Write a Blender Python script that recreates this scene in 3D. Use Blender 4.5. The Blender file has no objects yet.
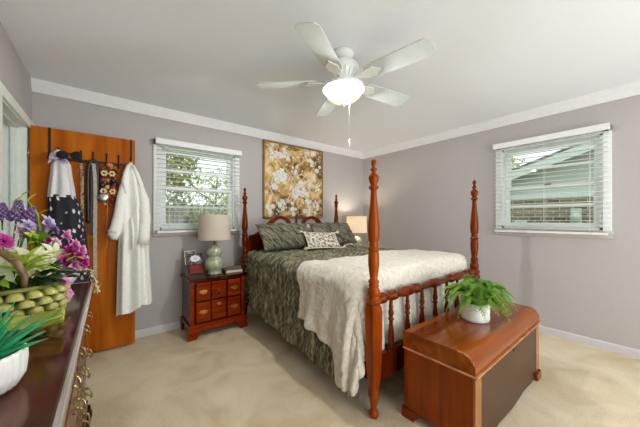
import bpy, bmesh, math, random
from mathutils import Vector, Matrix, noise
C = bpy.context.scene
COL = C.collection
PI = math.pi
random.seed(7)

# ------------------------------------------------------------------ camera, world, light, exposure
cam_d = bpy.data.cameras.new('camera'); cam = bpy.data.objects.new('camera', cam_d); COL.objects.link(cam)
cam.location = (0, 0, 1.238); cam.rotation_euler = (PI/2, 0, -math.radians(38.5))
cam_d.sensor_width = 36; cam_d.lens = 266.5/640*36; cam_d.shift_y = 5.3/640; cam_d.clip_start = .02
C.camera = cam
W = bpy.data.worlds.new('sky'); C.world = W; W.use_nodes = True
bg = W.node_tree.nodes['Background']; bg.inputs[0].default_value = (.90, .96, 1.0, 1); bg.inputs[1].default_value = 1.7
def area(name, loc, rot, sx, sy, energy, color=(1, 1, 1), portal=False):
    d = bpy.data.lights.new(name, 'AREA'); d.shape = 'RECTANGLE'; d.size = sx; d.size_y = sy; d.energy = energy; d.color = color
    o = bpy.data.objects.new(name, d); COL.objects.link(o); o.location = loc; o.rotation_euler = rot
    if portal: d.cycles.is_portal = True
    return o
# added fill light at an invented, unseen opening behind the viewer
area('fill_rear', (1.75, -1.75, 1.12), (PI/2, 0, 0), 3.3, 2.05, 66, (.96, .98, 1.0))
sun_d = bpy.data.lights.new('sun', 'SUN'); sun_d.energy = 1.7; sun_d.angle = math.radians(12); sun_d.color = (1, .97, .92)
sun = bpy.data.objects.new('sun', sun_d); COL.objects.link(sun); sun.rotation_euler = (math.radians(32), math.radians(-22), 0)
C.view_settings.view_transform = 'Standard'; C.view_settings.look = 'None'
C.view_settings.exposure = 0.0; C.view_settings.gamma = 1.0
try: C.view_settings.use_curve_mapping = False
except Exception: pass
try:
    C.cycles.use_denoising = True; C.cycles.max_bounces = 10; C.cycles.diffuse_bounces = 6; C.cycles.caustics_reflective = False; C.cycles.caustics_refractive = False
    C.cycles.sample_clamp_indirect = 4
except Exception: pass

# ------------------------------------------------------------------ materials
def lin(c):
    f = lambda v: (v/12.92 if v <= .04045 else ((v+.055)/1.055)**2.4)
    return tuple(f(v/255) for v in c) + (1,)
def newmat(name):
    m = bpy.data.materials.new(name); m.use_nodes = True
    return m, m.node_tree, m.node_tree.nodes['Principled BSDF']
def coords(nt, uv, scale):
    tc = nt.nodes.new('ShaderNodeTexCoord'); mp = nt.nodes.new('ShaderNodeMapping'); mp.inputs['Scale'].default_value = scale
    nt.links.new(tc.outputs['UV' if uv else 'Object'], mp.inputs[0]); return mp
def bump(nt, p, h, strength, dist=.01):
    b = nt.nodes.new('ShaderNodeBump'); b.inputs['Strength'].default_value = strength; b.inputs['Distance'].default_value = dist
    nt.links.new(h, b.inputs['Height']); nt.links.new(b.outputs[0], p.inputs['Normal'])
def ramp(nt, fac, stops):
    r = nt.nodes.new('ShaderNodeValToRGB'); e = r.color_ramp.elements
    while len(e) < len(stops): e.new(.5)
    for k, (pos, c) in enumerate(stops): e[k].position = pos; e[k].color = lin(c)
    nt.links.new(fac, r.inputs[0]); return r.outputs[0]
def mat(name, c1, c2=None, rough=.6, scale=(20, 20, 20), bmp=0, metal=0, uv=False, detail=4, coat=0, dist=.01, lo=.3, hi=.7, sheen=0, trans=0, spec=.5):
    m, nt, p = newmat(name)
    p.inputs['Roughness'].default_value = rough; p.inputs['Metallic'].default_value = metal
    p.inputs['Coat Weight'].default_value = coat; p.inputs['Coat Roughness'].default_value = .12
    p.inputs['Specular IOR Level'].default_value = spec
    if sheen: p.inputs['Sheen Weight'].default_value = sheen; p.inputs['Sheen Roughness'].default_value = .4
    n = nt.nodes.new('ShaderNodeTexNoise'); n.inputs['Scale'].default_value = 1; n.inputs['Detail'].default_value = detail
    nt.links.new(coords(nt, uv, scale).outputs[0], n.inputs['Vector'])
    nt.links.new(ramp(nt, n.outputs[0], [(lo, c1), (hi, c2 or tuple(min(255, v*1.06) for v in c1))]), p.inputs['Base Color'])
    if bmp: bump(nt, p, n.outputs[0], bmp, dist)
    if trans:
        t = nt.nodes.new('ShaderNodeBsdfTranslucent'); mx = nt.nodes.new('ShaderNodeMixShader'); mx.inputs[0].default_value = trans
        t.inputs[0].default_value = lin(c2 or c1)
        nt.links.new(p.outputs[0], mx.inputs[1]); nt.links.new(t.outputs[0], mx.inputs[2])
        nt.links.new(mx.outputs[0], nt.nodes['Material Output'].inputs[0])
    return m
def wood(name, dark, light, rough=.3, axis=2, freq=30, coat=.0, spec=.5):
    m, nt, p = newmat(name)
    p.inputs['Specular Tint'].default_value = lin((255, 176, 112)); p.inputs['Roughness'].default_value = rough*.6; p.inputs['Coat Weight'].default_value = 0; p.inputs['Coat Roughness'].default_value = .1
    p.inputs['Specular IOR Level'].default_value = spec
    sc = [freq]*3; sc[axis] = freq*.07
    mp = coords(nt, False, sc)
    n = nt.nodes.new('ShaderNodeTexNoise'); n.inputs['Scale'].default_value = 1; n.inputs['Detail'].default_value = 5; n.inputs['Distortion'].default_value = .6
    nt.links.new(mp.outputs[0], n.inputs['Vector'])
    nt.links.new(ramp(nt, n.outputs[0], [(.28, dark), (.72, light)]), p.inputs['Base Color'])
    bump(nt, p, n.outputs[0], .04, .002)
    return m
def emit(name, c, s, base=None):
    m, nt, p = newmat(name); p.inputs['Base Color'].default_value = lin(base or c)
    p.inputs['Emission Color'].default_value = lin(c); p.inputs['Emission Strength'].default_value = s; p.inputs['Roughness'].default_value = .4
    return m
def glass(name, tint=(244, 250, 247)):
    m, nt, p = newmat(name); nt.nodes.remove(p)
    t = nt.nodes.new('ShaderNodeBsdfTransparent'); t.inputs[0].default_value = lin(tint)
    g = nt.nodes.new('ShaderNodeBsdfGlossy'); g.inputs['Roughness'].default_value = .02
    mx = nt.nodes.new('ShaderNodeMixShader'); mx.inputs[0].default_value = .02
    nt.links.new(t.outputs[0], mx.inputs[1]); nt.links.new(g.outputs[0], mx.inputs[2]); nt.links.new(mx.outputs[0], nt.nodes['Material Output'].inputs[0])
    return m

M = {}
M['wall'] = mat('wall_paint', (176, 171, 169), (179, 174, 172), .85, (60, 60, 60), .02, dist=.001)
M['ceiling'] = mat('ceiling_paint', (237, 240, 244), (240, 243, 247), .9, (90, 90, 90), .03, dist=.002)
M['trim'] = mat('white_trim_paint', (224, 224, 224), (230, 230, 230), .45)
M['casing'] = mat('door_casing_paint', (222, 226, 216), (230, 234, 224), .4)
M['window_paint'] = mat('window_paint', (222, 228, 224), (230, 236, 232), .45)
M['sillpaint'] = mat('sill_paint', (196, 190, 186), (204, 198, 194), .6)
M['blind'] = mat('blind_white', (232, 232, 230), (238, 238, 236), .5, trans=.12)
M['glass'] = glass('window_glass')
M['jamb'] = mat('jamb_paint', (214, 222, 214), (224, 231, 223), .4)
# carpet
def carpet():
    m, nt, p = newmat('carpet'); p.inputs['Roughness'].default_value = .95; p.inputs['Specular IOR Level'].default_value = .1
    a = nt.nodes.new('ShaderNodeTexNoise'); a.inputs['Scale'].default_value = 2.6; a.inputs['Detail'].default_value = 5; a.inputs['Distortion'].default_value = 1.2
    b = nt.nodes.new('ShaderNodeTexNoise'); b.inputs['Scale'].default_value = 160; b.inputs['Detail'].default_value = 3
    mp = coords(nt, False, (1, 1, 1)); nt.links.new(mp.outputs[0], a.inputs['Vector']); nt.links.new(mp.outputs[0], b.inputs['Vector'])
    ca = ramp(nt, a.outputs[0], [(.3, (214, 195, 162)), (.5, (232, 215, 183)), (.72, (242, 229, 202))])
    cb = ramp(nt, b.outputs[0], [(.3, (222, 222, 222)), (.65, (255, 255, 255))])
    mx = nt.nodes.new('ShaderNodeMix'); mx.data_type = 'RGBA'; mx.blend_type = 'MULTIPLY'; mx.inputs[0].default_value = 1
    nt.links.new(ca, mx.inputs[6]); nt.links.new(cb, mx.inputs[7]); nt.links.new(mx.outputs[2], p.inputs['Base Color'])
    bump(nt, p, b.outputs[0], .5, .01); return m
M['carpet'] = carpet()
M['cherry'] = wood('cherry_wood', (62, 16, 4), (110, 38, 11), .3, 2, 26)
M['cherry_lit'] = wood('cherry_wood_lit', (104, 38, 5), (158, 68, 14), .26, 2, 26)  # lit copy of the cherry: light on the front post put into colour
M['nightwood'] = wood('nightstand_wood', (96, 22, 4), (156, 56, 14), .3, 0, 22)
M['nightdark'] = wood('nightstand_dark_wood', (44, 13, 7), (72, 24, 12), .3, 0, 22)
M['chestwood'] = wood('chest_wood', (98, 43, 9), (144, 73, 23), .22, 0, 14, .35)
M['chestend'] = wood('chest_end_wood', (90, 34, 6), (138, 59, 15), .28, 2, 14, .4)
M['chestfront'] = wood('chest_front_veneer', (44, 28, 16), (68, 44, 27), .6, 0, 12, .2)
M['cheststrip'] = wood('chest_strip_veneer', (132, 82, 44), (168, 110, 64), .35, 2, 20, .2)
M['wornedge'] = mat('worn_wood_edge', (140, 78, 36), (206, 146, 98), .4, (9, 9, 60))
M['dresser'] = wood('dresser_wood', (50, 20, 14), (84, 36, 24), .22, 1, 18, .6)
M['dresserred'] = wood('dresser_front_wood', (66, 18, 5), (104, 38, 14), .3, 1, 18, .4)
M['edgeshine'] = mat('dresser_edge_shine', (150, 140, 132), (196, 190, 184), .25, (30, 2, 30), coat=.5)  # pale tone paints the shine along the edge of the top
M['doorwood'] = wood('door_wood', (136, 60, 6), (192, 108, 28), .5, 2, 12, .15)
M['brass'] = mat('brass', (190, 150, 70), (226, 190, 110), .28, metal=.9)
M['oldbrass'] = mat('aged_brass', (120, 104, 66), (188, 168, 116), .3, metal=.85, scale=(50, 50, 50))
M['white'] = mat('white_enamel', (236, 238, 234), (242, 244, 240), .3)
M['blade'] = mat('fan_blade_white', (198, 206, 204), (207, 214, 212), .4)
M['blackmetal'] = mat('dark_bronze', (40, 28, 24), (58, 42, 34), .45, metal=.5)
M['blackleather'] = mat('black_leather', (22, 21, 22), (44, 42, 42), .4, (80, 80, 80), .2)
M['greybelt'] = mat('grey_leather', (148, 140, 124), (186, 178, 162), .5, (90, 90, 40), .2)
M['snake'] = mat('snakeskin', (84, 62, 40), (196, 172, 130), .5, (120, 120, 60), .2, lo=.42, hi=.58)
M['robe'] = mat('robe_fleece', (230, 231, 222), (244, 244, 238), .95, (60, 60, 60), .35, sheen=.4)
M['whitecotton'] = mat('white_cotton', (218, 216, 218), (234, 232, 234), .9, (70, 70, 70), .2)
M['scarf'] = mat('lilac_print', (150, 120, 170), (236, 232, 238), .8, (42, 42, 42), .1, lo=.44, hi=.5, detail=1)
M['fuzz'] = mat('black_plush', (14, 14, 16), (34, 34, 38), .9, (200, 200, 200), .6)
def floral():
    m, nt, p = newmat('dark_floral_cotton'); p.inputs['Roughness'].default_value = .85
    mp = coords(nt, True, (17, 17, 17))
    v = nt.nodes.new('ShaderNodeTexVoronoi'); v.inputs['Scale'].default_value = 1; v.inputs['Randomness'].default_value = .75
    n = nt.nodes.new('ShaderNodeTexNoise'); n.inputs['Scale'].default_value = 3.2; n.inputs['Detail'].default_value = 3
    nt.links.new(mp.outputs[0], v.inputs['Vector']); nt.links.new(mp.outputs[0], n.inputs['Vector'])
    ad = nt.nodes.new('ShaderNodeMath'); ad.operation = 'MULTIPLY_ADD'; ad.inputs[1].default_value = .55
    nt.links.new(n.outputs[0], ad.inputs[0]); nt.links.new(v.outputs['Distance'], ad.inputs[2])
    nt.links.new(ramp(nt, ad.outputs[0], [(.50, (222, 220, 226)), (.57, (140, 138, 148)), (.61, (36, 35, 42))]), p.inputs['Base Color'])
    return m
M['floral'] = floral()
def cloth_green():
    m, nt, p = newmat('green_crushed_velvet'); p.inputs['Roughness'].default_value = .7; p.inputs['Sheen Weight'].default_value = .2; p.inputs['Sheen Tint'].default_value = lin((200, 200, 170))
    mp = coords(nt, True, (1, 1, 1))
    w = nt.nodes.new('ShaderNodeTexNoise'); w.inputs['Scale'].default_value = 1; w.inputs['Detail'].default_value = 3; w.inputs['Distortion'].default_value = .35
    mp2 = coords(nt, True, (7, 52, 26)); nt.links.new(mp2.outputs[0], w.inputs['Vector'])
    nt.links.new(ramp(nt, w.outputs[0], [(.34, (50, 50, 34)), (.5, (96, 94, 70)), (.66, (162, 158, 130))]), p.inputs['Base Color'])  # streak tones put the sheen variation of the velvet into the colour
    bump(nt, p, w.outputs[0], .9, .012); return m
M['velvet'] = cloth_green()
M['blanket'] = mat('ivory_plush', (198, 191, 174), (226, 221, 207), .95, (38, 38, 38), .8, uv=True, sheen=.5, dist=.012)
M['shamgreen'] = mat('green_velvet_sham', (44, 43, 31), (146, 141, 115), .7, (46, 7, 30), .5, uv=True, lo=.38, hi=.68, sheen=.15, dist=.008)  # streaks paint the light and dark of the pleats into the colour
M['linen'] = mat('white_linen', (226, 224, 218), (238, 236, 230), .9)
M['embroid'] = mat('embroidered_linen', (120, 108, 98), (222, 212, 194), .9, (34, 34, 34), .5, uv=True, lo=.42, hi=.56, detail=3)
M['ivory'] = mat('ivory_trim', (214, 204, 180), (232, 224, 204), .9, (80, 80, 80), .3)
M['mattress'] = mat('mattress_ticking', (150, 140, 120), (170, 160, 140), .9)
M['celadon'] = mat('celadon_glaze', (142, 152, 124), (186, 192, 160), .22, (26, 26, 26), coat=.5)
M['shade'] = mat('linen_lampshade', (222, 212, 194), (230, 221, 205), .9, (160, 160, 20), .1, trans=.35)
M['gold'] = mat('picture_frame_gold', (120, 92, 50), (160, 128, 76), .4, metal=.5)
M['pot'] = mat('white_ceramic', (226, 226, 222), (236, 236, 232), .3, coat=.4)
M['soil'] = mat('soil', (40, 30, 22), (70, 54, 40), .95, (80, 80, 80), .5)
M['fern'] = mat('fern_leaf', (78, 130, 34), (150, 190, 76), .55, (14, 14, 14), trans=.25)
M['aloe'] = mat('succulent_leaf', (10, 118, 66), (60, 178, 120), .4, (22, 22, 22), trans=.1)
M['purple'] = mat('purple_petal', (104, 74, 132), (158, 128, 178), .7, (60, 60, 60), trans=.2)
M['lavender'] = mat('lavender_petal', (186, 170, 208), (226, 216, 238), .7, (40, 40, 40), trans=.25)
M['magenta'] = mat('magenta_petal', (168, 24, 122), (222, 92, 184), .6, (40, 40, 40), trans=.2)
M['pinkp'] = mat('pink_petal', (206, 116, 178), (236, 176, 216), .6, (40, 40, 40), trans=.2)
M['palepink'] = mat('pale_pink_petal', (222, 180, 198), (240, 212, 222), .6, (40, 40, 40), trans=.2)
M['lime'] = mat('lime_leaf', (140, 182, 34), (208, 220, 90), .5, (30, 30, 30), trans=.25)
M['leaf'] = mat('green_leaf', (58, 110, 24), (122, 168, 46), .5, (30, 30, 30), trans=.2)
M['darkleaf'] = mat('dark_green_leaf', (30, 56, 32), (66, 92, 58), .5, (30, 30, 30))
M['whitegreen'] = mat('white_green_petal', (196, 208, 128), (240, 240, 222), .5, (16, 60, 16), trans=.2)
M['wheat'] = mat('dry_beige_sprig', (188, 170, 116), (222, 206, 158), .8, (60, 60, 60))
M['basket'] = mat('olive_glaze', (92, 98, 30), (158, 156, 76), .3, (18, 18, 40), coat=.5)
M['basketrim'] = mat('olive_rim_glaze', (88, 92, 36), (132, 132, 66), .3, (30, 30, 30))
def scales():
    m, nt, p = newmat('olive_scale_pattern'); p.inputs['Roughness'].default_value = .28
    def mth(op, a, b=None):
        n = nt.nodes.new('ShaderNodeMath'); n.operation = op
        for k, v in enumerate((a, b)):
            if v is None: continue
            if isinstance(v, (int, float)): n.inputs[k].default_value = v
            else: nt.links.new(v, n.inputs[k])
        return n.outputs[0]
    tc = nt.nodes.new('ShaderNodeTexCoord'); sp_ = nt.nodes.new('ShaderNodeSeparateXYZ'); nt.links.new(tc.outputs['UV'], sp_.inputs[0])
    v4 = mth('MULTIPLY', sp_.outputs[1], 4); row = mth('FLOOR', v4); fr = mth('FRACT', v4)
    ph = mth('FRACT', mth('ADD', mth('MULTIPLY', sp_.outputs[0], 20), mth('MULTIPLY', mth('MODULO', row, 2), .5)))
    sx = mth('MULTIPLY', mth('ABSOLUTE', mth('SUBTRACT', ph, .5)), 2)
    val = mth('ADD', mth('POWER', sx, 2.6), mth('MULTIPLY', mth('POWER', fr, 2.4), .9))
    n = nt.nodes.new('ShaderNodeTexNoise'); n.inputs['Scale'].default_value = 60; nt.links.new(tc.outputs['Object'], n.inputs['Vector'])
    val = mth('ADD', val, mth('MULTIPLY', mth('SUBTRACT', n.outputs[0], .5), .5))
    nt.links.new(ramp(nt, val, [(.25, (176, 172, 96)), (.62, (138, 142, 62)), (.86, (84, 90, 30)), (1.0, (44, 44, 16))]), p.inputs['Base Color'])  # colour gets darker towards the edges of each scale
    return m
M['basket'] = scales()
M['twig'] = mat('brown_glaze', (92, 70, 46), (134, 106, 72), .4, (30, 30, 30), .3)
M['leafdish'] = mat('green_glaze', (120, 138, 34), (178, 186, 80), .25, (14, 60, 14), coat=.6)
M['bookcover'] = mat('brown_book_cover', (92, 74, 52), (150, 126, 92), .6, (30, 30, 30), .2)
M['paper'] = mat('paper', (222, 214, 196), (234, 226, 210), .8)
M['boxwood'] = mat('dark_box_lacquer', (34, 18, 16), (52, 28, 24), .3, coat=.4)
M['redpanel'] = mat('red_lacquer', (108, 26, 22), (140, 44, 36), .25, coat=.5)
M['cardblack'] = mat('black_lace_print', (30, 30, 34), (150, 144, 148), .6, (70, 70, 70), lo=.5, hi=.6, detail=2)
M['cardwhite'] = mat('card_white', (226, 222, 226), (236, 232, 236), .7)
M['cardtext'] = mat('card_lilac_ink', (150, 110, 150), (170, 130, 170), .7)
M['photo'] = mat('photo_print', (74, 58, 46), (176, 152, 128), .5, (32, 32, 32), lo=.4, hi=.6)
M['silver'] = mat('silver_metal', (120, 116, 112), (190, 186, 180), .25, metal=.9)
for k, c in dict(beadred=(142, 50, 34), beadblack=(30, 28, 32), beadcream=(222, 190, 140), beadorange=(196, 98, 48), beadtan=(206, 150, 96)).items():
    M[k] = mat(k.replace('bead', 'bead_'), c, None, .35, (80, 80, 80))
M['bulb'] = emit('lit_bulb', (255, 246, 220), 3, (245, 245, 230))
def frosted():
    m, nt, p = newmat('lit_frosted_bowl'); nt.nodes.remove(p)
    e = nt.nodes.new('ShaderNodeEmission'); e.inputs[0].default_value = lin((255, 252, 226)); e.inputs[1].default_value = 1.25
    t = nt.nodes.new('ShaderNodeBsdfTransparent'); mx = nt.nodes.new('ShaderNodeMixShader'); mx.inputs[0].default_value = .45
    nt.links.new(e.outputs[0], mx.inputs[1]); nt.links.new(t.outputs[0], mx.inputs[2]); nt.links.new(mx.outputs[0], nt.nodes['Material Output'].inputs[0]); return m
M['bowl'] = frosted()

# ------------------------------------------------------------------ mesh helpers
class MB:
    def __init__(s): s.bm = bmesh.new(); s.uv = s.bm.loops.layers.uv.new('UVMap')
    def _xf(s, vs, mx):
        if mx is not None:
            for v in vs: v.co = mx @ v.co
    def box(s, x0, x1, y0, y1, z0, z1, bev=0, mx=None, seg=2):
        vs = [s.bm.verts.new((x, y, z)) for x in (x0, x1) for y in (y0, y1) for z in (z0, z1)]
        fs = [s.bm.faces.new([vs[i] for i in q]) for q in ((0, 1, 3, 2), (4, 6, 7, 5), (0, 4, 5, 1), (2, 3, 7, 6), (0, 2, 6, 4), (1, 5, 7, 3))]
        if bev:
            es = list({e for f in fs for e in f.edges})
            r = bmesh.ops.bevel(s.bm, geom=es, offset=bev, segments=seg, profile=.5, affect='EDGES', clamp_overlap=True)
            allv = {v for f in r['faces'] for v in f.verts} | {v for f in fs if f.is_valid for v in f.verts}
            s._xf(allv, mx)
        else: s._xf(vs, mx)
        return s
    def grid(s, f, nu, nv, closeu=False, uvs=None, mx=None):
        vs = []
        for i in range(nu if closeu else nu+1):
            row = []
            for j in range(nv+1):
                row.append(s.bm.verts.new(f(i/nu, j/nv)))
            vs.append(row)
        if mx is not None:
            for r in vs: s._xf(r, mx)
        for i in range(nu):
            for j in range(nv):
                i2 = (i+1) % len(vs)
                q = (vs[i][j], vs[i2][j], vs[i2][j+1], vs[i][j+1])
                try: fc = s.bm.faces.new(q)
                except ValueError: continue
                fc.smooth = True
                uvq = ((i, j), (i+1, j), (i+1, j+1), (i, j+1))
                for l, (a, b) in zip(fc.loops, uvq):
                    l[s.uv].uv = uvs(a/nu, b/nv) if uvs else (a/nu, b/nv)
        return vs
    def lathe(s, prof, seg=20, mx=None, cap=True, smooth=True, off=0):
        n = len(prof)
        rows = []
        for k in range(seg):
            a = 2*PI*k/seg+off
            rows.append([s.bm.verts.new((r*math.cos(a), r*math.sin(a), z)) for r, z in prof])
        for k in range(seg):
            for j in range(n-1):
                f = s.bm.faces.new((rows[k][j], rows[(k+1) % seg][j], rows[(k+1) % seg][j+1], rows[k][j+1])); f.smooth = smooth
        if cap:
            s.bm.faces.new([rows[k][0] for k in range(seg)][::-1]); s.bm.faces.new([rows[k][-1] for k in range(seg)])
        for r in rows: s._xf(r, mx)
        return s
    def tube(s, pts, r, seg=8, cap=True):
        pts = [Vector(p) for p in pts]; n = len(pts); rings = []
        up = Vector((0, 0, 1))
        for i, p in enumerate(pts):
            t = (pts[min(i+1, n-1)]-pts[max(i-1, 0)]).normalized()
            ref = up if abs(t.dot(up)) < .95 else Vector((1, 0, 0))
            a = t.cross(ref).normalized(); b = t.cross(a)
            rr = r[i] if isinstance(r, (list, tuple)) else r
            rings.append([s.bm.verts.new(p+(a*math.cos(2*PI*k/seg)+b*math.sin(2*PI*k/seg))*rr) for k in range(seg)])
        for i in range(n-1):
            # keep rings aligned
            d0 = (rings[i+1][0].co-rings[i][0].co).length; best = min(range(seg), key=lambda k: (rings[i+1][k].co-pts[i+1]-(rings[i][0].co-pts[i])).length)
            rings[i+1] = rings[i+1][best:]+rings[i+1][:best]
            for k in range(seg):
                f = s.bm.faces.new((rings[i][k], rings[i][(k+1) % seg], rings[i+1][(k+1) % seg], rings[i+1][k])); f.smooth = True
        if cap:
            s.bm.faces.new(rings[0][::-1]); s.bm.faces.new(rings[-1])
        return s
    def prism(s, poly, d0, d1, axis='y', mx=None, smooth=False):
        """poly: 2D outline; extruded along axis from d0 to d1"""
        mk = {'y': lambda a, b, d: (a, d, b), 'x': lambda a, b, d: (d, a, b), 'z': lambda a, b, d: (a, b, d)}[axis]
        A = [s.bm.verts.new(mk(a, b, d0)) for a, b in poly]; B = [s.bm.verts.new(mk(a, b, d1)) for a, b in poly]
        n = len(poly)
        s.bm.faces.new(A); s.bm.faces.new(B[::-1])
        for i in range(n):
            f = s.bm.faces.new((A[i], B[i], B[(i+1) % n], A[(i+1) % n])); f.smooth = smooth
        s._xf(A+B, mx); return s
    def ball(s, c, r, seg=12, rings=8, mx=None):
        r = r if isinstance(r, (tuple, list)) else (r, r, r)
        N = s.bm.verts.new; top = N((c[0], c[1], c[2]+r[2])); bot = N((c[0], c[1], c[2]-r[2])); rows = []
        for j in range(1, rings):
            p = PI*j/rings; rows.append([N((c[0]+r[0]*math.sin(p)*math.cos(2*PI*k/seg), c[1]+r[1]*math.sin(p)*math.sin(2*PI*k/seg), c[2]+r[2]*math.cos(p))) for k in range(seg)])
        fs = []
        for k in range(seg):
            k2 = (k+1) % seg
            fs.append(s.bm.faces.new((top, rows[0][k], rows[0][k2]))); fs.append(s.bm.faces.new((bot, rows[-1][k2], rows[-1][k])))
            for j in range(rings-2): fs.append(s.bm.faces.new((rows[j][k], rows[j+1][k], rows[j+1][k2], rows[j][k2])))
        for f in fs: f.smooth = True
        s._xf([top, bot]+[v for q in rows for v in q], mx); return s
    def strip(s, pts, w, t, wdir=(0, 1, 0)):
        """flat band of width w (along wdir) and thickness t following pts"""
        pts = [Vector(p) for p in pts]; wd = Vector(wdir).normalized(); n = len(pts); rings = []
        for i, p in enumerate(pts):
            tg = (pts[min(i+1, n-1)]-pts[max(i-1, 0)]).normalized(); nn = tg.cross(wd).normalized()
            rings.append([s.bm.verts.new(p+wd*a*w/2+nn*b*t/2) for a, b in ((-1, -1), (1, -1), (1, 1), (-1, 1))])
        for i in range(n-1):
            for k in range(4): s.bm.faces.new((rings[i][k], rings[i][(k+1) % 4], rings[i+1][(k+1) % 4], rings[i+1][k]))
        s.bm.faces.new(rings[0][::-1]); s.bm.faces.new(rings[-1]); return s
    def build(s, name, m, parent=None, autosm=False, loc=None):
        bmesh.ops.recalc_face_normals(s.bm, faces=s.bm.faces)
        me = bpy.data.meshes.new(name); s.bm.to_mesh(me); s.bm.free()
        if m: me.materials.append(M[m] if isinstance(m, str) else m)
        o = bpy.data.objects.new(name, me); COL.objects.link(o)
        if parent: o.parent = parent
        if loc: o.location = loc
        return o
def tag(o, label=None, cat=None, group=None, kind=None):
    if label: o['label'] = label
    if cat: o['category'] = cat
    if group: o['group'] = group
    if kind: o['kind'] = kind
    return o
def thing(name, label, cat, loc=(0, 0, 0), rz=0, group=None):
    o = bpy.data.objects.new(name, None); COL.objects.link(o); o.location = loc; o.rotation_euler = (0, 0, rz); o.empty_display_size = .05
    return tag(o, label, cat, group)
def struct(name, mb, m, parent=None):
    o = mb.build(name, m, parent)
    if not parent: o['kind'] = 'structure'
    return o
def dup(root, loc=None, rz=None, label=None, group=None):
    r = root.copy(); COL.objects.link(r)
    if loc: r.location = loc
    if rz is not None: r.rotation_euler = (0, 0, rz)
    if label: r['label'] = label
    if group: r['group'] = group
    for ch in [o for o in bpy.data.objects if o.parent == root]:
        c = ch.copy(); COL.objects.link(c); c.parent = r
        for g in [o for o in bpy.data.objects if o.parent == ch]:
            d = g.copy(); COL.objects.link(d); d.parent = c
    return r
def T(x, y, z): return Matrix.Translation((x, y, z))
def R(a, ax): return Matrix.Rotation(a, 4, ax)
def aim(p, d):  # matrix taking +Z to direction d at p
    return Matrix.Translation(p) @ Vector(d).to_track_quat('Z', 'Y').to_matrix().to_4x4()

# ------------------------------------------------------------------ room shell
XL, XR, YB, YF, HC = -.515, 3.69, 3.36, -1.6, 2.44
struct('floor', MB().box(-2.1, XR+.12, YF-.12, YB+.12, -.1, 0), 'carpet')
struct('ceiling', MB().box(-2.1, XR+.12, YF-.12, YB+.12, HC, HC+.1), 'ceiling')
def wall_with_hole(name, axis, d0, d1, a0, a1, h0, h1, z0, z1, m='wall'):
    """wall slab between d0..d1 across, a0..a1 along, one opening h0..h1 x z0..z1"""
    mb = MB()
    def bx(p, q, r, t):
        if q-p < 1e-4 or t-r < 1e-4: return
        if axis == 'x': mb.box(p, q, d0, d1, r, t)
        else: mb.box(d0, d1, p, q, r, t)
    bx(a0, h0, 0, HC); bx(h1, a1, 0, HC); bx(h0, h1, 0, z0); bx(h0, h1, z1, HC)
    return struct(name, mb, m)
wall_with_hole('wall_back', 'x', YB, YB+.12, -2.1, XR+.12, .44, 1.27, 1.12, 2.04)
wall_with_hole('wall_right', 'y', XR, XR+.12, YF-.12, YB, .31, 1.14, 1.13, 2.06)
wall_with_hole('wall_left', 'y', XL-.12, XL, YF-.12, YB, 2.44, 3.19, 0, 2.0)
wall_with_hole('wall_rear', 'x', YF-.12, YF, XL, XR, .1, 3.4, .08, 2.16)  # unseen wall; its opening is added to let fill light in
struct('wall_hallway', MB().box(-2.1, -2.0, YF, YB, 0, HC), 'jamb')
# trims
cp = [(0, 0), (0, -.10), (.012, -.10), (.014, -.092), (.050, -.014), (.052, 0)]
struct('trim_1', MB().prism([(YB-a, HC+b) for a, b in cp], XL, XR, 'x'), 'trim')
struct('trim_2', MB().prism([(XR-a, HC+b) for a, b in cp], YF, YB, 'y'), 'trim')
M['base'] = mat('baseboard_shaded', (198, 196, 197), (204, 202, 203), .5)  # greyed, so the shade on the baseboards sits in the colour
def baseb(name, mb): struct(name, mb, 'base')
bp = [(0, 0), (.014, 0), (.014, .062), (.006, .076), (0, .076)]
baseb('baseboard_back', MB().prism([(YB-a, b) for a, b in bp], XL, XR, 'x'))
baseb('baseboard_right', MB().prism([(XR-a, b) for a, b in bp], YF, YB, 'y'))
# door casing on the left wall (trim_3): jambs, stop and face casing
mb = MB()
mb.box(XL-.13, XL, 3.165, 3.19, 0, 2.0); mb.box(XL-.13, XL, 2.44, 2.465, 0, 2.0); mb.box(XL-.13, XL, 2.44, 3.19, 1.975, 2.0)
mb.box(XL-.085, XL-.05, 3.15, 3.166, 0, 1.976); mb.box(XL-.085, XL-.05, 2.464, 2.48, 0, 1.976); mb.box(XL-.085, XL-.05, 2.465, 3.165, 1.96, 1.976)
struct('trim_3', mb, 'jamb')
mb = MB()
mb.box(XL, XL+.018, 2.37, YB-.002, 1.985, 2.055, .004); mb.box(XL+.001, XL+.012, 2.37, YB-.002, 2.04, 2.062, .003)
mb.box(XL, XL+.018, 2.37, 2.45, 0, 1.99, .004); mb.box(XL, XL+.018, 3.235, YB-.002, 0, 1.99, .004)
struct('trim_4', mb, 'casing')

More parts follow.
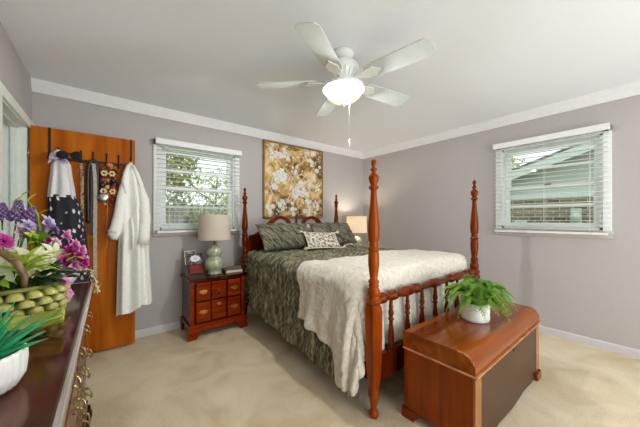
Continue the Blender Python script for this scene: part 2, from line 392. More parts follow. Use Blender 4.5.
# windows: casing, sashes, panes, sill, apron.  frame: local x along the wall, local y outward
def window(name, w, h, z0, mxw, sill_drop):
    root = bpy.data.objects.new(name, None); COL.objects.link(root); root['kind'] = 'structure'; root.matrix_world = mxw
    z1 = z0+h; c = .06
    mb = MB()  # interior casing + jamb liner
    mb.box(-w/2-c, -w/2, -.018, 0, z0-.01, z1+c, .003); mb.box(w/2, w/2+c, -.018, 0, z0-.01, z1+c, .003); mb.box(-w/2-c, w/2+c, -.018, 0, z1, z1+c, .003)
    mb.box(-w/2-.001, -w/2+.02, 0, .12, z0, z1); mb.box(w/2-.02, w/2+.001, 0, .12, z0, z1); mb.box(-w/2, w/2, 0, .12, z1-.02, z1+.001); mb.box(-w/2, w/2, 0, .12, z0-.001, z0+.02)
    mb.build('window_frame', 'window_paint', root)
    zm = (z0+z1)/2
    for nm, a, b, y in (('upper_sash', zm-.02, z1-.021, .076), ('lower_sash', z0+.021, zm+.02, .044)):
        mb = MB(); x = w/2-.021; t = .045
        mb.box(-x, -x+t, y, y+.03, a, b); mb.box(x-t, x, y, y+.03, a, b); mb.box(-x+t-.002, x-t+.002, y+.001, y+.029, a+.001, a+t); mb.box(-x+t-.002, x-t+.002, y+.001, y+.029, b-.04, b-.001)
        mb.box(-x+t-.002, x-t+.002, y+.004, y+.026, (a+b)/2-.011, (a+b)/2+.011)
        s = mb.build(nm, 'window_paint', root)
        MB().box(-x+t-.005, x-t+.005, y+.012, y+.016, a+.02, b-.02).build('pane', 'glass', s)
        if nm == 'lower_sash': MB().box(-.03, .03, y-.012, y, b-.012, b+.004, .002).build('sash_lock', 'oldbrass', s)
    MB().box(-w/2-c-.01, w/2+c+.01, -.035, 0, z0-.035, z0-.01, .004).build('window_sill', 'sillpaint', root)
    MB().box(-w/2-c, w/2+c, -.016, 0, z0-.035-sill_drop, z0-.035, .003).build('window_apron', 'sillpaint', root)
    return root
W1 = window('window_1', .83, .92, 1.12, T(.855, YB, 0), .035)
W2 = window('window_2', .83, .93, 1.13, T(XR, .725, 0) @ R(-PI/2, 'Z'), .045)
def blind(label, w, z0, z1, mxw):
    root = thing('venetian_blind', label, 'window blind'); root.matrix_world = mxw
    y = -.05
    mb = MB(); mb.box(-w/2, w/2, y-.034, y-.024, z1-.062, z1, .004); mb.box(-w/2, -w/2+.01, y-.03, y+.03, z1-.062, z1, .002); mb.box(w/2-.01, w/2, y-.03, y+.03, z1-.062, z1, .002)
    mb.build('valance', 'blind', root)
    MB().box(-w/2+.01, w/2-.01, y-.022, y+.026, z1-.05, z1-.004, .003).build('headrail', 'blind', root)
    n = int((z1-z0-.1)/.0445); mb = MB()
    for k in range(n):
        z = z0+.045+(z1-.075-z0-.045)*k/(n-1)
        mb.box(-w/2+.012, w/2-.012, -.024, .024, -.0013, .0013, 0, T(0, y, z) @ R(math.radians(0), 'X'))
    mb.build('slats', 'blind', root)
    MB().box(-w/2+.012, w/2-.012, y-.025, y+.025, z0, z0+.024, .004).build('bottom_rail', 'blind', root)
    for fx in (-.36, 0, .36):
        mb = MB()
        for yy in (y-.027, y+.027): mb.tube([(fx*w, yy, z0+.01), (fx*w, yy, z1-.05)], .0016, 5)
        mb.build('ladder_cord', 'blind', root)
    MB().tube([(-w/2+.09, y-.036, z1-.07), (-w/2+.09, y-.04, z1-.62)], .004, 6).build('tilt_wand', 'blind', root)
    return root
blind('white slatted blind over the window beside the hanging white robe', .935, 1.085, 2.095, T(.86, YB-.02, 0))
blind('white slatted blind over the window on the wall beyond the wooden chest', .945, 1.085, 2.12, T(XR-.02, .73, 0) @ R(-PI/2, 'Z'))

# invented frame around the unseen rear opening, added for the fill light
root = bpy.data.objects.new('rear_fill_opening', None); COL.objects.link(root); root['kind'] = 'structure'
mb = MB()
for x in (.1, 1.2, 2.25, 3.35): mb.box(x, x+.05, YF-.1, YF-.03, .08, 2.16)
mb.box(.1, 3.4, YF-.1, YF-.03, .08, .13); mb.box(.1, 3.4, YF-.1, YF-.03, 2.11, 2.16); mb.build('window_frame', 'window_paint', root)

# door leaf, open against the back wall
root = bpy.data.objects.new('door_1', None); COL.objects.link(root); root['kind'] = 'structure'
MB().box(-.502, .208, 3.187, 3.222, .018, 2.008, .002).build('door_panel', 'doorwood', root)
for z in (.25, 1.02, 1.78): MB().lathe([(.007, -.045), (.007, .045)], 10, T(-.508, 3.181, z)).build('hinge', 'oldbrass', root)
mb = MB(); mb.lathe([(.03, 0), (.03, .008), (.012, .012), (.012, .035), (.026, .045), (.03, .06), (.022, .072), (0.002, .075)], 18, T(.14, 3.187, .95) @ R(PI/2, 'X')); mb.build('door_knob', 'oldbrass', root)

# ------------------------------------------------------------------ ceiling fan
FX, FY = 1.335, 1.405
fan = thing('ceiling_fan', 'white five-blade ceiling fan with lit glass bowl', 'ceiling fan', (FX, FY, HC))
MB().lathe([(.07, 0), (.075, -.012), (.07, -.03), (.045, -.05), (.028, -.055), (.028, -.075)], 28).build('canopy', 'white', fan)
mot = MB().lathe([(.03, -.06), (.075, -.07), (.105, -.095), (.115, -.13), (.11, -.16), (.085, -.19), (.07, -.205), (.07, -.222), (.1, -.232), (.1, -.25), (.06, -.256)], 32).build('motor_housing', 'white', fan)
mb = MB()
for k in range(20):
    a = 2*PI*k/20
    mb.box(-.004, .004, -.002, .004, -.03, .03, .001, R(a, 'Z') @ T(.1, 0, -.178) @ R(math.radians(38), 'Y'))
mb.build('vent_ribs', 'white', mot)
A0 = None
right_dir = math.atan2(-math.sin(math.radians(38.5)), math.cos(math.radians(38.5)))
for k in range(5):
    ang = right_dir+math.radians(31+72*k)
    mx = R(ang, 'Z') @ T(0, 0, -.213) @ R(math.radians(-12), 'X')
    mb = MB()
    out = [(.19, -.055), (.23, -.064), (.606, -.074), (.634, -.05), (.634, .05), (.606, .074), (.23, .064), (.19, .055)]
    mb.prism(out, -.003, .004, 'z', mx); b = mb.build('blade', 'blade', fan)
    mb = MB(); mx2 = R(ang, 'Z') @ T(0, 0, -.213)
    mb.prism([(.09, -.02), (.15, -.016), (.19, -.04), (.25, -.045), (.27, -.02), (.3, 0), (.27, .02), (.25, .045), (.19, .04), (.15, .016), (.09, .02)], -.012, -.005, 'z', mx); mb.build('blade_arm', 'white', b)
MB().lathe([(.03, -.256), (.03, -.242), (.138, -.244), (.149, -.249), (.150, -.272), (.146, -.272), (.142, -.254), (.06, -.252)], 36).build('bowl_shield', 'white', fan)  # opaque plate and lip added to keep bulb light off ceiling and blades
bowl = MB().lathe([(.135, -.256), (.1425, -.262), (.141, -.285), (.12, -.318), (.085, -.345), (.045, -.362), (.012, -.367)], 36).build('light_bowl', 'bowl', fan)
MB().lathe([(.012, -.365), (.016, -.372), (.007, -.380), (.009, -.388), (.003, -.396)], 14).build('finial', 'white', bowl)
ch = MB().tube([(.03, -.03, -.25), (.03, -.03, -.63)], .0007, 5).build('pull_chain', 'white', fan)
MB().lathe([(.002, -.625), (.006, -.64), (.008, -.665), (.006, -.685), (.002, -.69)], 10, T(.03, -.03, 0)).build('chain_pendant', 'white', ch)
d = bpy.data.lights.new('fan_lamp', 'POINT'); d.energy = 122; d.color = (1, .985, .96); d.shadow_soft_size = .03
o = bpy.data.objects.new('fan_lamp', d); COL.objects.link(o); o.location = (FX, FY, HC-.292)

# ------------------------------------------------------------------ wall picture
pic = thing('wall_picture', 'large square gold canvas painted with white blossoms above the headboard', 'picture', (2.18, YB, 1.785))
pw, ph = .52, .535
mb = MB()
for a in ((-pw, pw, -ph, -ph+.018), (-pw, pw, ph-.018, ph), (-pw, -pw+.018, -ph, ph), (pw-.018, pw, -ph, ph)): mb.box(a[0], a[1], -.045, -.002, a[2], a[3], .003)
mb.build('picture_frame', 'gold', pic)
def canvas_mat():
    m, nt, p = newmat('gold_canvas'); p.inputs['Roughness'].default_value = .55; p.inputs['Metallic'].default_value = .15
    n = nt.nodes.new('ShaderNodeTexNoise'); n.inputs['Scale'].default_value = 1; n.inputs['Detail'].default_value = 6; n.inputs['Distortion'].default_value = 1.5
    nt.links.new(coords(nt, False, (5, 5, 5)).outputs[0], n.inputs['Vector'])
    nt.links.new(ramp(nt, n.outputs[0], [(.32, (80, 58, 30)), (.42, (136, 104, 54)), (.5, (192, 156, 94)), (.64, (228, 204, 152))]), p.inputs['Base Color'])
    bump(nt, p, n.outputs[0], .2, .01); return m
M['canvas'] = canvas_mat()
M['petalpaint'] = mat('white_paint_impasto', (196, 192, 184), (238, 236, 230), .6, (40, 40, 40), .3)
M['branchpaint'] = mat('pale_branch_paint', (196, 178, 140), (226, 212, 184), .6, (30, 30, 30), .2)
MB().box(-pw+.016, pw-.016, -.034, -.006, -ph+.016, ph-.016).build('canvas', 'canvas', pic)
mb = MB()
for pts in ([(-.42, .5), (-.36, .38), (-.27, .26), (-.15, .15), (-.04, .06), (.02, -.05), (.03, -.2), (.05, -.5)], [(-.48, -.02), (-.38, -.2), (-.3, -.33), (-.22, -.42), (-.12, -.5)], [(-.04, .06), (.1, .12), (.22, .1), (.35, .16)], [(.14, .5), (.2, .36), (.3, .3), (.42, .36)], [(.04, -.1), (-.1, -.2), (-.17, -.34), (-.16, -.5)], [(.02, -.05), (.16, -.02), (.3, -.06), (.44, .02)], [(.2, -.5), (.26, -.32), (.34, -.2), (.46, -.14)]):
    mb.tube([(x, -.0345, z) for x, z in pts], [.011-.008*i/len(pts) for i in range(len(pts))], 6)
mb.build('painted_branches', 'branchpaint', pic)
mb = MB(); rnd = random.Random(3)
def blossom(mb, x, z, r, y=-.0365, n=5):
    a0 = rnd.random()*6
    for k in range(n):
        a = a0+2*PI*k/n
        mb.ball((x+math.cos(a)*r*.55, y, z+math.sin(a)*r*.55), (r*.42, .003, r*.42), 8, 6)
    mb.ball((x, y-.002, z), (r*.2, .003, r*.2), 6, 5)
for cx, cz, sp, n, r0 in ((-.3, .03, .11, 14, .05), (.06, -.14, .13, 20, .055), (-.36, .4, .09, 8, .04), (-.2, .36, .08, 6, .04), (.28, .42, .12, 9, .04), (.38, .2, .1, 8, .035), (.25, .02, .12, 8, .03), (-.2, -.34, .12, 9, .035), (.2, -.42, .16, 14, .04), (.42, -.34, .08, 8, .03), (0, .16, .1, 8, .03), (-.42, -.4, .07, 6, .035), (.4, -.05, .08, 6, .03), (-.05, -.42, .1, 8, .035)):
    for _ in range(n):
        x, z = cx+rnd.gauss(0, sp*.55), cz+rnd.gauss(0, sp*.55)
        if abs(x) < pw-.05 and abs(z) < ph-.05: blossom(mb, x, z, r0*rnd.uniform(.6, 1.1), -.0362-rnd.random()*.004)
for _ in range(150):
    x, z = rnd.uniform(-pw+.04, pw-.04), rnd.uniform(-ph+.04, ph-.04); blossom(mb, x, z, rnd.uniform(.008, .018), -.0358, 4)
mb.build('painted_blossoms', 'petalpaint', pic)

# ------------------------------------------------------------------ bed
BX0, BX1, BYF, BYH = 1.30, 2.79, 1.095, 3.10
bed = thing('four_poster_bed', 'cherry four-poster bed with turned posts and spindle footboard', 'bed', (0, 0, 0))
def post(x, y, m, headpost=False):
    up = [(.034, .70), (.047, .722), (.047, .735), (.036, .742), (.033, .752), (.038, .764), (.040, .785), (.036, .808), (.027, .822), (.033, .828), (.033, .836), (.026, .842), (.034, .85), (.034, .862), (.024, .872), (.0285, .91), (.0345, .965), (.035, 1.0), (.033, 1.035), (.030, 1.05), (.037, 1.056), (.037, 1.066), (.026, 1.074), (.03, 1.085), (.025, 1.1), (.033, 1.12), (.037, 1.16), (.036, 1.21), (.031, 1.27), (.024, 1.34), (.019, 1.41), (.018, 1.435), (.031, 1.445), (.031, 1.455), (.019, 1.465), (.022, 1.475), (.03, 1.495), (.033, 1.515), (.03, 1.526), (.016, 1.538), (.012, 1.552), (.022, 1.56), (.02, 1.568), (.009, 1.578), (.014, 1.592), (.0165, 1.606), (.0145, 1.622), (.008, 1.632), (.002, 1.636)]
    k = 1.617/1.636
    mb = MB(); mb.lathe([(r, z*k if z > .8 else z) for r, z in up], 24, T(x, y, 0))
    lo = [(.02, 0.0), (.028, .006), (.033, .02), (.03, .034), (.019, .05), (.018, .065), (.024, .09), (.029, .118), (.03, .13), (.034, .136), (.034, .146), (.028, .15), (.034, .158), (.034, .168), (.03, .174), (.031, .185)]
    mb.lathe(lo, 24, T(x, y, 0))
    # chamfered block (eight sided), tapering down
    def octo(w, c): return [(w, c), (c, w), (-c, w), (-w, c), (-w, -c), (-c, -w), (c, -w), (w, -c)]
    secs = [(.18, .029, .016), (.26, .036, .024), (.40, .041, .03), (.66, .043, .032), (.69, .040, .028), (.715, .03, .018)]
    rows = [[mb.bm.verts.new((x+a, y+b, z)) for a, b in octo(w, c)] for z, w, c in secs]
    for i in range(len(rows)-1):
        for q in range(8): mb.bm.faces.new((rows[i][q], rows[i][(q+1) % 8], rows[i+1][(q+1) % 8], rows[i+1][q]))
    mb.bm.faces.new(rows[0][::-1]); mb.bm.faces.new(rows[-1])
    return mb.build('bedpost', m, bed)
post(BX0, BYF, 'cherry_lit'); post(BX1, BYF, 'cherry'); post(BX0, BYH, 'cherry'); post(BX1, BYH, 'cherry')
# footboard rail
L_ = BX1-BX0
prof = []
unit = [(.0, .019), (.03, .022), (.045, .022), (.055, .034), (.085, .036), (.1, .034), (.108, .024), (.13, .026), (.17, .022), (.176, .033), (.2, .036), (.222, .033), (.228, .024), (.25, .024), (.3, .034), (.36, .037), (.41, .032), (.44, .024), (.45, .034), (.48, .036), (.51, .034), (.52, .023), (.6, .026), (.68, .025), (.7, .034), (.72, .036), (.745, .036)]
half = [(z, r) for z, r in unit]
prof = [(r, z) for z, r in half]+[(r, L_-z) for z, r in half[::-1][1:]]
MB().lathe(prof, 18, T(BX0, BYF, .728) @ R(PI/2, 'Y')).build('foot_rail', 'cherry', bed)
sp_prof = [(.012, 0), (.016, .02), (.02, .07), (.019, .11), (.013, .16), (.0115, .185), (.018, .192), (.018, .202), (.012, .21), (.017, .23), (.018, .245), (.013, .262), (.012, .27), (.016, .278), (.012, .288), (.011, .335)]
for x in (1.475, 1.665, 1.855, 2.05, 2.24, 2.43, 2.615): MB().lathe([(r*1.05, z*1.0) for r, z in sp_prof], 14, T(x, BYF, .375)).build('spindle', 'cherry', bed)
MB().box(BX0+.02, BX1-.02, BYF-.02, BYF+.02, .215, .38, .006).build('footboard', 'cherry', bed)
for x in (BX0, BX1): MB().box(x-.015, x+.015, BYF+.02, BYH-.02, .22, .36, .004).build('side_rail', 'cherry', bed)
# headboard: panel with swan-neck pediment
HB = thing
def swan(side):
    pts_o = [(.70, .93), (.70, 1.03), (.62, 1.05), (.53, 1.1), (.46, 1.17), (.39, 1.235), (.32, 1.268), (.25, 1.278), (.17, 1.262), (.115, 1.225), (.09, 1.175), (.10, 1.145)]
    pts_i = [(.135, 1.15), (.145, 1.18), (.17, 1.21), (.22, 1.235), (.28, 1.235), (.33, 1.21), (.37, 1.165), (.40, 1.12), (.43, 1.08), (.30, 1.05), (.0, 1.045), (0, .93)]
    return [(2.045+side*a, b) for a, b in pts_o+pts_i]
mb = MB()
for s_ in (-1, 1): mb.prism(swan(s_), BYH-.015, BYH+.015, 'y')
mb.box(BX0+.03, BX1-.03, BYH-.012, BYH+.012, .42, .96)
hb = mb.build('headboard', 'cherry', bed)
for s_ in (-1, 1): MB().lathe([(.03, -.02), (.034, -.012), (.034, .012), (.03, .02)], 18, T(2.045+s_*.115, BYH, 1.165) @ R(PI/2, 'X')).build('scroll_rosette', 'cherry', hb)
MB().lathe([(.022, 1.04), (.03, 1.1), (.03, 1.16), (.022, 1.18), (.013, 1.195), (.02, 1.205), (.016, 1.215), (.009, 1.225), (.013, 1.25), (.009, 1.28), (.003, 1.30)], 16, T(2.045, BYH, 0)).build('headboard_finial', 'cherry', hb)

# mattress set and bedding
XC, TOP, YFOOT = 2.045, .845, 1.185
def hw(b): return .745+.045*max(0, min(1, (b+1.86)/.5))
mt = thing('mattress_set', 'mattress on box spring under the green comforter', 'mattress', (0, 0, 0))
MB().box(XC-.69, XC+.69, YFOOT+.02, 3.07, .30, .52, .03, None, 3).build('box_spring', 'mattress', mt)
MB().box(XC-.695, XC+.695, YFOOT+.02, 3.07, .523, .822, .05, None, 3).build('mattress_pad', 'mattress', mt)
def interp(tab, x):
    if x <= tab[0][0]: return tab[0][1]
    for (a, b), (c, d) in zip(tab, tab[1:]):
        if x <= c: return b+(d-b)*(x-a)/(c-a)
    return tab[-1][1]
def drape(a, b, off, r=.07, cap=.9, rip=.02, ph=0.0, top=TOP):
    """a: cloth distance across from the bed centre line; b: cloth distance past the foot edge (negative on top)"""
    HWID = hw(b); da = max(0, abs(a)-HWID+r); db = max(0, b+r); D = min(math.hypot(da, db), cap)
    sg = 1 if a > 0 else -1
    if D < 1e-6: return Vector((XC+a, YFOOT-b, top+off))
    rr = r+off
    if D < r*PI/2: h, v = rr*math.sin(D/r), rr*(1-math.cos(D/r))
    else:
        h, v = rr, rr+D-r*PI/2
        al = (a if da < db else -b)
        w = min(1, (v-rr)/.35)
        h += rip*w*(math.sin(al*17+ph)+.6*math.sin(al*41+1.3+ph))*.6 + rip*.6*w
    dd = math.hypot(da, db)
    ux, uy = da/dd, db/dd
    return Vector((XC+sg*(min(abs(a), HWID-r)+h*ux), YFOOT-(min(b, -r)+h*uy), top+off-v))
Lside = [(-1.95, .56), (-1.2, .60), (-.5, .68), (0, .74), (.6, .74)]
def comf(u, v):
    b = -1.86+(1.86+.46)*v
    HWID = hw(b); a = (u*2-1)*(HWID+interp(Lside, b))
    p = drape(a, b, .0, cap=.80)
    # ruched rows: pleats running between stitched seams
    row = abs(math.sin(PI*(b*16.0+.35*math.sin(a*5))))**.6
    pl = math.sin(a*88+2.4*math.sin(b*16*PI)+5*noise.noise((a*5, b*5, 1)))
    lo = noise.noise((a*3, b*3, 4))*.010
    dsp = row*(.014+.008*pl)+lo
    hang = abs(a) > HWID or b > 0
    n = Vector((-1 if a < 0 else 1, 0, 0)) if abs(a) > HWID and b < 0 else (Vector((0, 0, 1)) if not hang else Vector((0, 0, 0)))
    return p+n*dsp
mb = MB(); mb.grid(comf, 300, 220, uvs=lambda u, v: ((u*2-1)*1.4, -1.86+2.3*v))
com = mb.build('comforter', 'velvet'); sm = com.modifiers.new('thick', 'SOLIDIFY'); sm.thickness = .008; sm.offset = -1
tag(com, 'crinkled olive green velvet comforter covering the bed', 'comforter')
L2 = [(-.66, .36), (-.5, .38), (-.36, .41), (-.25, .46), (-.16, .60), (-.10, .72), (0, .71), (.6, .70)]
def blank(u, v):
    s_ = u*2-1
    b0 = -.60-.10*max(0, s_)-.03*math.sin(s_*7)-.02*math.sin(s_*17)
    b = b0+(.44-b0)*v
    HWID = hw(b); a = s_*(HWID+interp(L2, b))
    p = drape(a, b, .024, cap=.74, rip=.035, ph=1.0)
    f = .010*noise.noise((a*9, b*9, 2))+.006*noise.noise((a*24, b*24, 7))
    if abs(a) < HWID and b < 0: f += .012*noise.noise((a*4, b*4, 9)); p.z += f+.004
    elif abs(a) > HWID: p.x += (-1 if a < 0 else 1)*(f*1.5+.008)
    else: p.y -= f*.5
    return p
mb = MB(); mb.grid(blank, 190, 90, uvs=lambda u, v: ((u*2-1)*1.4, v*1.1))
bl = mb.build('throw_blanket', 'blanket'); sm = bl.modifiers.new('thick', 'SOLIDIFY'); sm.thickness = .014; sm.offset = 1
tag(bl, 'ivory plush blanket spread over the foot of the bed', 'blanket')

def pillow(mb, w, h, t, disp=None, nu=44, nv=30, mx=None):
    for sg in (1, -1):
        def f(u, v):
            x, y = u*2-1, v*2-1
            e = max(0, (1-abs(x)**2.4))**.5*max(0, (1-abs(y)**2.4))**.5
            pin = 1-.06*(1-abs(x))*0
            px = x*w/2*(1-.07*(1-y*y)*abs(x)**3); py = y*h/2*(1-.09*(1-x*x)*abs(y)**3)
            z = sg*t/2*e
            if disp: z += sg*disp(x, y)*min(1, e*2)
            return Vector((px, py, z))
        mb.grid(f, nu, nv, uvs=(lambda u, v: (u*w+v*h*.8, v*h)) if disp else (lambda u, v: (u*w, v*h)), mx=mx)
    bmesh.ops.remove_doubles(mb.bm, verts=mb.bm.verts, dist=.0004)
    return mb
def ruche(x, y):
    rw = (y*.5+.5)*5; fr = rw % 1
    return abs(math.sin(PI*rw))**.6*(.010+.011*math.sin(2*PI*(x*8.5+fr*1.1+.5*noise.noise((x*3, y*3, int(rw))))))-.006
SZ = .866
def place_pillow(name, m, w, h, t, cx, ybase, tilt, label, cat, rz=0, disp=None, group=None, lift=0, roll=0):
    r = math.radians(tilt)
    mx = T(cx, ybase, SZ+lift) @ R(rz, 'Z') @ R(r, 'X') @ T(0, h/2, 0) @ R(roll, 'Z')
    mb = MB(); pillow(mb, w, h, t, disp, *((130, 60) if disp else (44, 30)), mx=mx); o = mb.build(name, m); tag(o, label, cat, group); return o, mx
place_pillow('sleeping_pillow', 'linen', .56, .29, .08, 1.80, 2.95, 73, 'white pillow behind the green sham on the nightstand side', 'pillow', lift=.02)
place_pillow('sleeping_pillow', 'linen', .56, .29, .08, 2.43, 2.95, 73, 'white pillow behind the green sham farther from the window', 'pillow', lift=.02)
place_pillow('pillow_sham', 'shamgreen', .75, .37, .15, 1.712, 2.675, 53, 'ruched olive green pillow sham beside the nightstand with photo box', 'pillow', disp=ruche, lift=.02, rz=.03)
place_pillow('pillow_sham', 'shamgreen', .72, .37, .15, 2.46, 2.675, 53, 'ruched olive green pillow sham behind the small embroidered cushion', 'pillow', disp=ruche, lift=.02, rz=-.02)
# accent cushion with tassels
acc = thing('accent_pillow', 'small ivory embroidered cushion with corner tassels on the bed', 'cushion', (0, 0, 0))
aw, ah = .46, .25
amx = T(2.08, 2.49, .872) @ R(-.12, 'Z') @ R(math.radians(48), 'X') @ T(0, ah/2+.01, .0) @ R(-.06, 'Z')
mb = MB(); pillow(mb, aw, ah, .10, None, 30, 22, amx); mb.build('cushion_cover', 'embroid', acc)
mb = MB()
ring = [(-1, -1), (-.5, -.93), (0, -.91), (.5, -.93), (1, -1), (.94, -.5), (.93, 0), (.94, .5), (1, 1), (.5, .93), (0, .91), (-.5, .93), (-1, 1), (-.94, .5), (-.93, 0), (-.94, -.5), (-1, -1)]
mb.tube([amx @ Vector((x*aw/2, y*ah/2, 0)) for x, y in ring], .007, 7); mb.build('piping', 'ivory', acc)
for x, y in ((-1, -1), (1, -1), (1, 1), (-1, 1)):
    p = amx @ Vector((x*aw/2, y*ah/2, 0)); q = amx @ Vector((x*(aw/2+.05), y*(ah/2+.012), .015)); q.z = max(q.z-.012, .895)
    MB().tube([p, p.lerp(q, .25), p.lerp(q, .35), p.lerp(q, .7), q], [.006, .010, .007, .015, .020], 10).build('tassel', 'ivory', acc)

# ------------------------------------------------------------------ nightstands
NS_W, NS_D, NS_H = .575, .39, .622
def make_nightstand(label, loc):
    ns = thing('nightstand', label, 'nightstand', loc)   # local: x along the wall, y=0 front face, +y to the wall
    w = NS_W/2
    # top with serpentine front (block-front outline)
    def front(x, o=0):
        ax = abs(x)/w
        return -o + (0.0 if ax > .42 else .012*(.5+.5*math.cos(PI*ax/.42)))
    poly = [(-w-.022, NS_D)]+[(x, front(x, .022)) for x in [(-w-.022)+(2*w+.044)*i/24 for i in range(25)]]+[(w+.022, NS_D)]
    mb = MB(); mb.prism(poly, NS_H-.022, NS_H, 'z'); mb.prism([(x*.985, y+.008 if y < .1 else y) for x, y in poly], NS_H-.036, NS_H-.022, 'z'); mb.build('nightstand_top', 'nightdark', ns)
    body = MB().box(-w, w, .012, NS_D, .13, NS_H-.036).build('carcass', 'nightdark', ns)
    MB().box(-w, -w+.035, -.002, .012, .13, NS_H-.036, .002).build('front_stile', 'nightwood', ns); MB().box(w-.035, w, -.002, .012, .13, NS_H-.036, .002).build('front_stile', 'nightwood', ns)
    for zz, hh, nm in ((.385, .18, 'upper'), (.165, .20, 'lower')):
        mb = MB()
        for sx in (-1, 1):
            mb.box(sx*(w-.125)-.070, sx*(w-.125)+.070, -.014, .012, zz, zz+hh, .006)
        mb.box(-.076, .076, .0, .014, zz, zz+hh, .005)
        if nm == 'upper':   # carved shell in an arch
            arch = [(-.07, 0)]+[(-.07*math.cos(PI*i/14), .125*math.sin(PI*i/14)) for i in range(1, 14)]+[(.07, 0)]
            mb.prism([(a, zz+.02+b) for a, b in arch], -.010, .004, 'y')
            for i in range(9):
                a = PI*(i+.5)/9
                mb.tube([(0, -.010, zz+.03), (.055*math.cos(a), -.014, zz+.03+.08*math.sin(a))], [.004, .010], 7)
        dr = mb.build('drawer', 'nightwood', ns)
        hs = [(-w+.125, -.012), (w-.125, -.012)] + ([(0, .002)] if nm == 'lower' else [])
        for hx, hy in hs:
            mb = MB(); zc = zz+hh*.52 if hx else zz+hh*.80
            s = 1 if hx else .62
            mb.prism([(hx+s*a, zc+s*b) for a, b in ((-.042, 0), (-.03, .016), (-.012, .012), (0, .024), (.012, .012), (.03, .016), (.042, 0), (.03, -.014), (.012, -.012), (0, -.02), (-.012, -.012), (-.03, -.014))], hy-.003, hy, 'y')
            mb.tube([(hx+s*x, hy-y, zc+s*z) for x, y, z in ((-.028, .002, .006), (-.028, .016, .004), (-.022, .02, -.012), (0, .021, -.02), (.022, .02, -.012), (.028, .016, .004), (.028, .002, .006))], .003, 6)
            mb.build('drawer_pull', 'brass', dr)
    # moulded base and scalloped apron with bracket feet
    mb = MB(); mb.box(-w-.018, w+.018, -.016, NS_D, .105, .14, .008); mb.build('base_moulding', 'nightwood', ns)
    ap = [(-w-.012, .108), (-w-.012, .06), (-.2, .06), (-.16, .085), (-.10, .07), (-.05, .078), (0, .062), (.05, .078), (.10, .07), (.16, .085), (.2, .06), (w+.012, .06), (w+.012, .108)]
    MB().prism(ap, -.012, .012, 'y').build('apron', 'nightwood', ns)
    for sx in (-1, 1):
        x0 = sx*(w+.018)
        ft = [(x0, .108), (x0+sx*.008, .05), (x0+sx*.014, 0), (x0-sx*.075, 0), (x0-sx*.085, .035), (x0-sx*.12, .07), (x0-sx*.125, .108)]
        mb = MB(); mb.prism(ft, -.026, -.002, 'y')
        mb.prism([(y-.02, z) for y, z in ((-.004, .108), (-.008, 0), (.09, 0), (.1, .035), (.14, .07), (.15, .108))], min(x0, x0-sx*.022), max(x0, x0-sx*.022), 'x')
        mb.build('bracket_foot', 'nightwood', ns)
        MB().box(min(x0-sx*.03, x0-sx*.001), max(x0-sx*.03, x0-sx*.001), NS_D-.06, NS_D-.001, 0, .11).build('rear_foot', 'nightdark', ns)
    return ns
nsl = make_nightstand('cherry block-front nightstand with brass pulls and carved shell under the window', (.943, 2.945, 0))
nsr = dup(nsl, (3.19, 2.945, 0), None, 'cherry nightstand on the far side of the bed under the lit lamp')
def make_lamp(label, loc, lit):
    lp = thing('table_lamp', label, 'lamp', loc)
    MB().lathe([(.068, 0), (.072, .008), (.07, .02), (.064, .03), (.074, .05), (.096, .085), (.102, .115), (.094, .15), (.072, .18), (.056, .192), (.066, .206), (.08, .232), (.083, .255), (.072, .285), (.045, .31), (.026, .322), (.022, .33)], 32).build('lamp_base', 'celadon', lp)
    MB().lathe([(.012, .325), (.012, .37), (.018, .372), (.018, .40), (.006, .402)], 14).build('lamp_neck', 'brass', lp)
    mb = MB(); mb.lathe([(.172, .385), (.164, .66)], 48, cap=False); mb.lathe([(.170, .385), (.162, .66)], 48, cap=False)
    mb.lathe([(.173, .385), (.173, .389), (.168, .389), (.168, .385)], 48, cap=False); mb.lathe([(.165, .656), (.165, .66), (.16, .66), (.16, .656)], 48, cap=False)
    sh = mb.build('lamp_shade', 'shade', lp)
    mb = MB()
    for k in range(3):
        a = 2*PI*k/3; mb.tube([(0, 0, .40), (.162*math.cos(a), .162*math.sin(a), .65)], .002, 5)
    mb.build('shade_spider', 'brass', sh)
    MB().ball((0, 0, .43), (.028, .028, .032)).build('light_bulb', 'bulb' if lit else 'pot', lp)
    if lit:
        d = bpy.data.lights.new('bedside_bulb', 'POINT'); d.energy = 12; d.color = (1, .88, .70); d.shadow_soft_size = .045
        o = bpy.data.objects.new('bedside_bulb', d); COL.objects.link(o); o.location = (loc[0], loc[1], loc[2]+.54)
    return lp
make_lamp('green gourd table lamp with beige shade in front of the window', (.934, 3.072, NS_H), False)
make_lamp('lit table lamp with beige drum shade in the far corner beyond the bed', (3.22, 3.075, NS_H), True)

# keepsake box, card, photo, book on the near nightstand
kb = thing('keepsake_box', 'dark lacquered keepsake box with slanted red front on the nightstand', 'box', (.738, 3.10, NS_H), .1)
MB().prism([(-.075, 0), (.07, 0), (.07, .115), (.02, .115), (-.075, .035)], -.085, .085, 'x').build('box_body', 'boxwood', kb)
mb = MB(); mb.prism([(-.072, .040), (-.068, .044), (.012, .112), (.016, .108)], -.07, .07, 'x'); mb.build('red_panel', 'redpanel', kb)
gc = thing('greeting_card', 'black lace-print card with a white label, standing on the keepsake box', 'card', (.748, 3.145, NS_H+.118), .1)
cmx = R(math.radians(-12), 'X')
MB().box(-.075, .085, -.003, .003, 0, .115, 0, cmx).build('card_sheet', 'cardblack', gc)
mb = MB(); mb.prism([(.005+.052*math.cos(a)*(1+.06*math.cos(8*a)), .06+.036*math.sin(a)*(1+.06*math.cos(8*a))) for a in [2*PI*i/48 for i in range(48)]], -.0045, -.0032, 'y', cmx); lb = mb.build('card_label', 'cardwhite', gc)
mb = MB()
for k, (wl, zz) in enumerate(((.03, .072), (.045, .06), (.026, .048))):
    mb.tube([(.005-wl/2+wl*i/10, -.0048, zz+.002*math.sin(i*2.4)) for i in range(11)], .0012, 4)
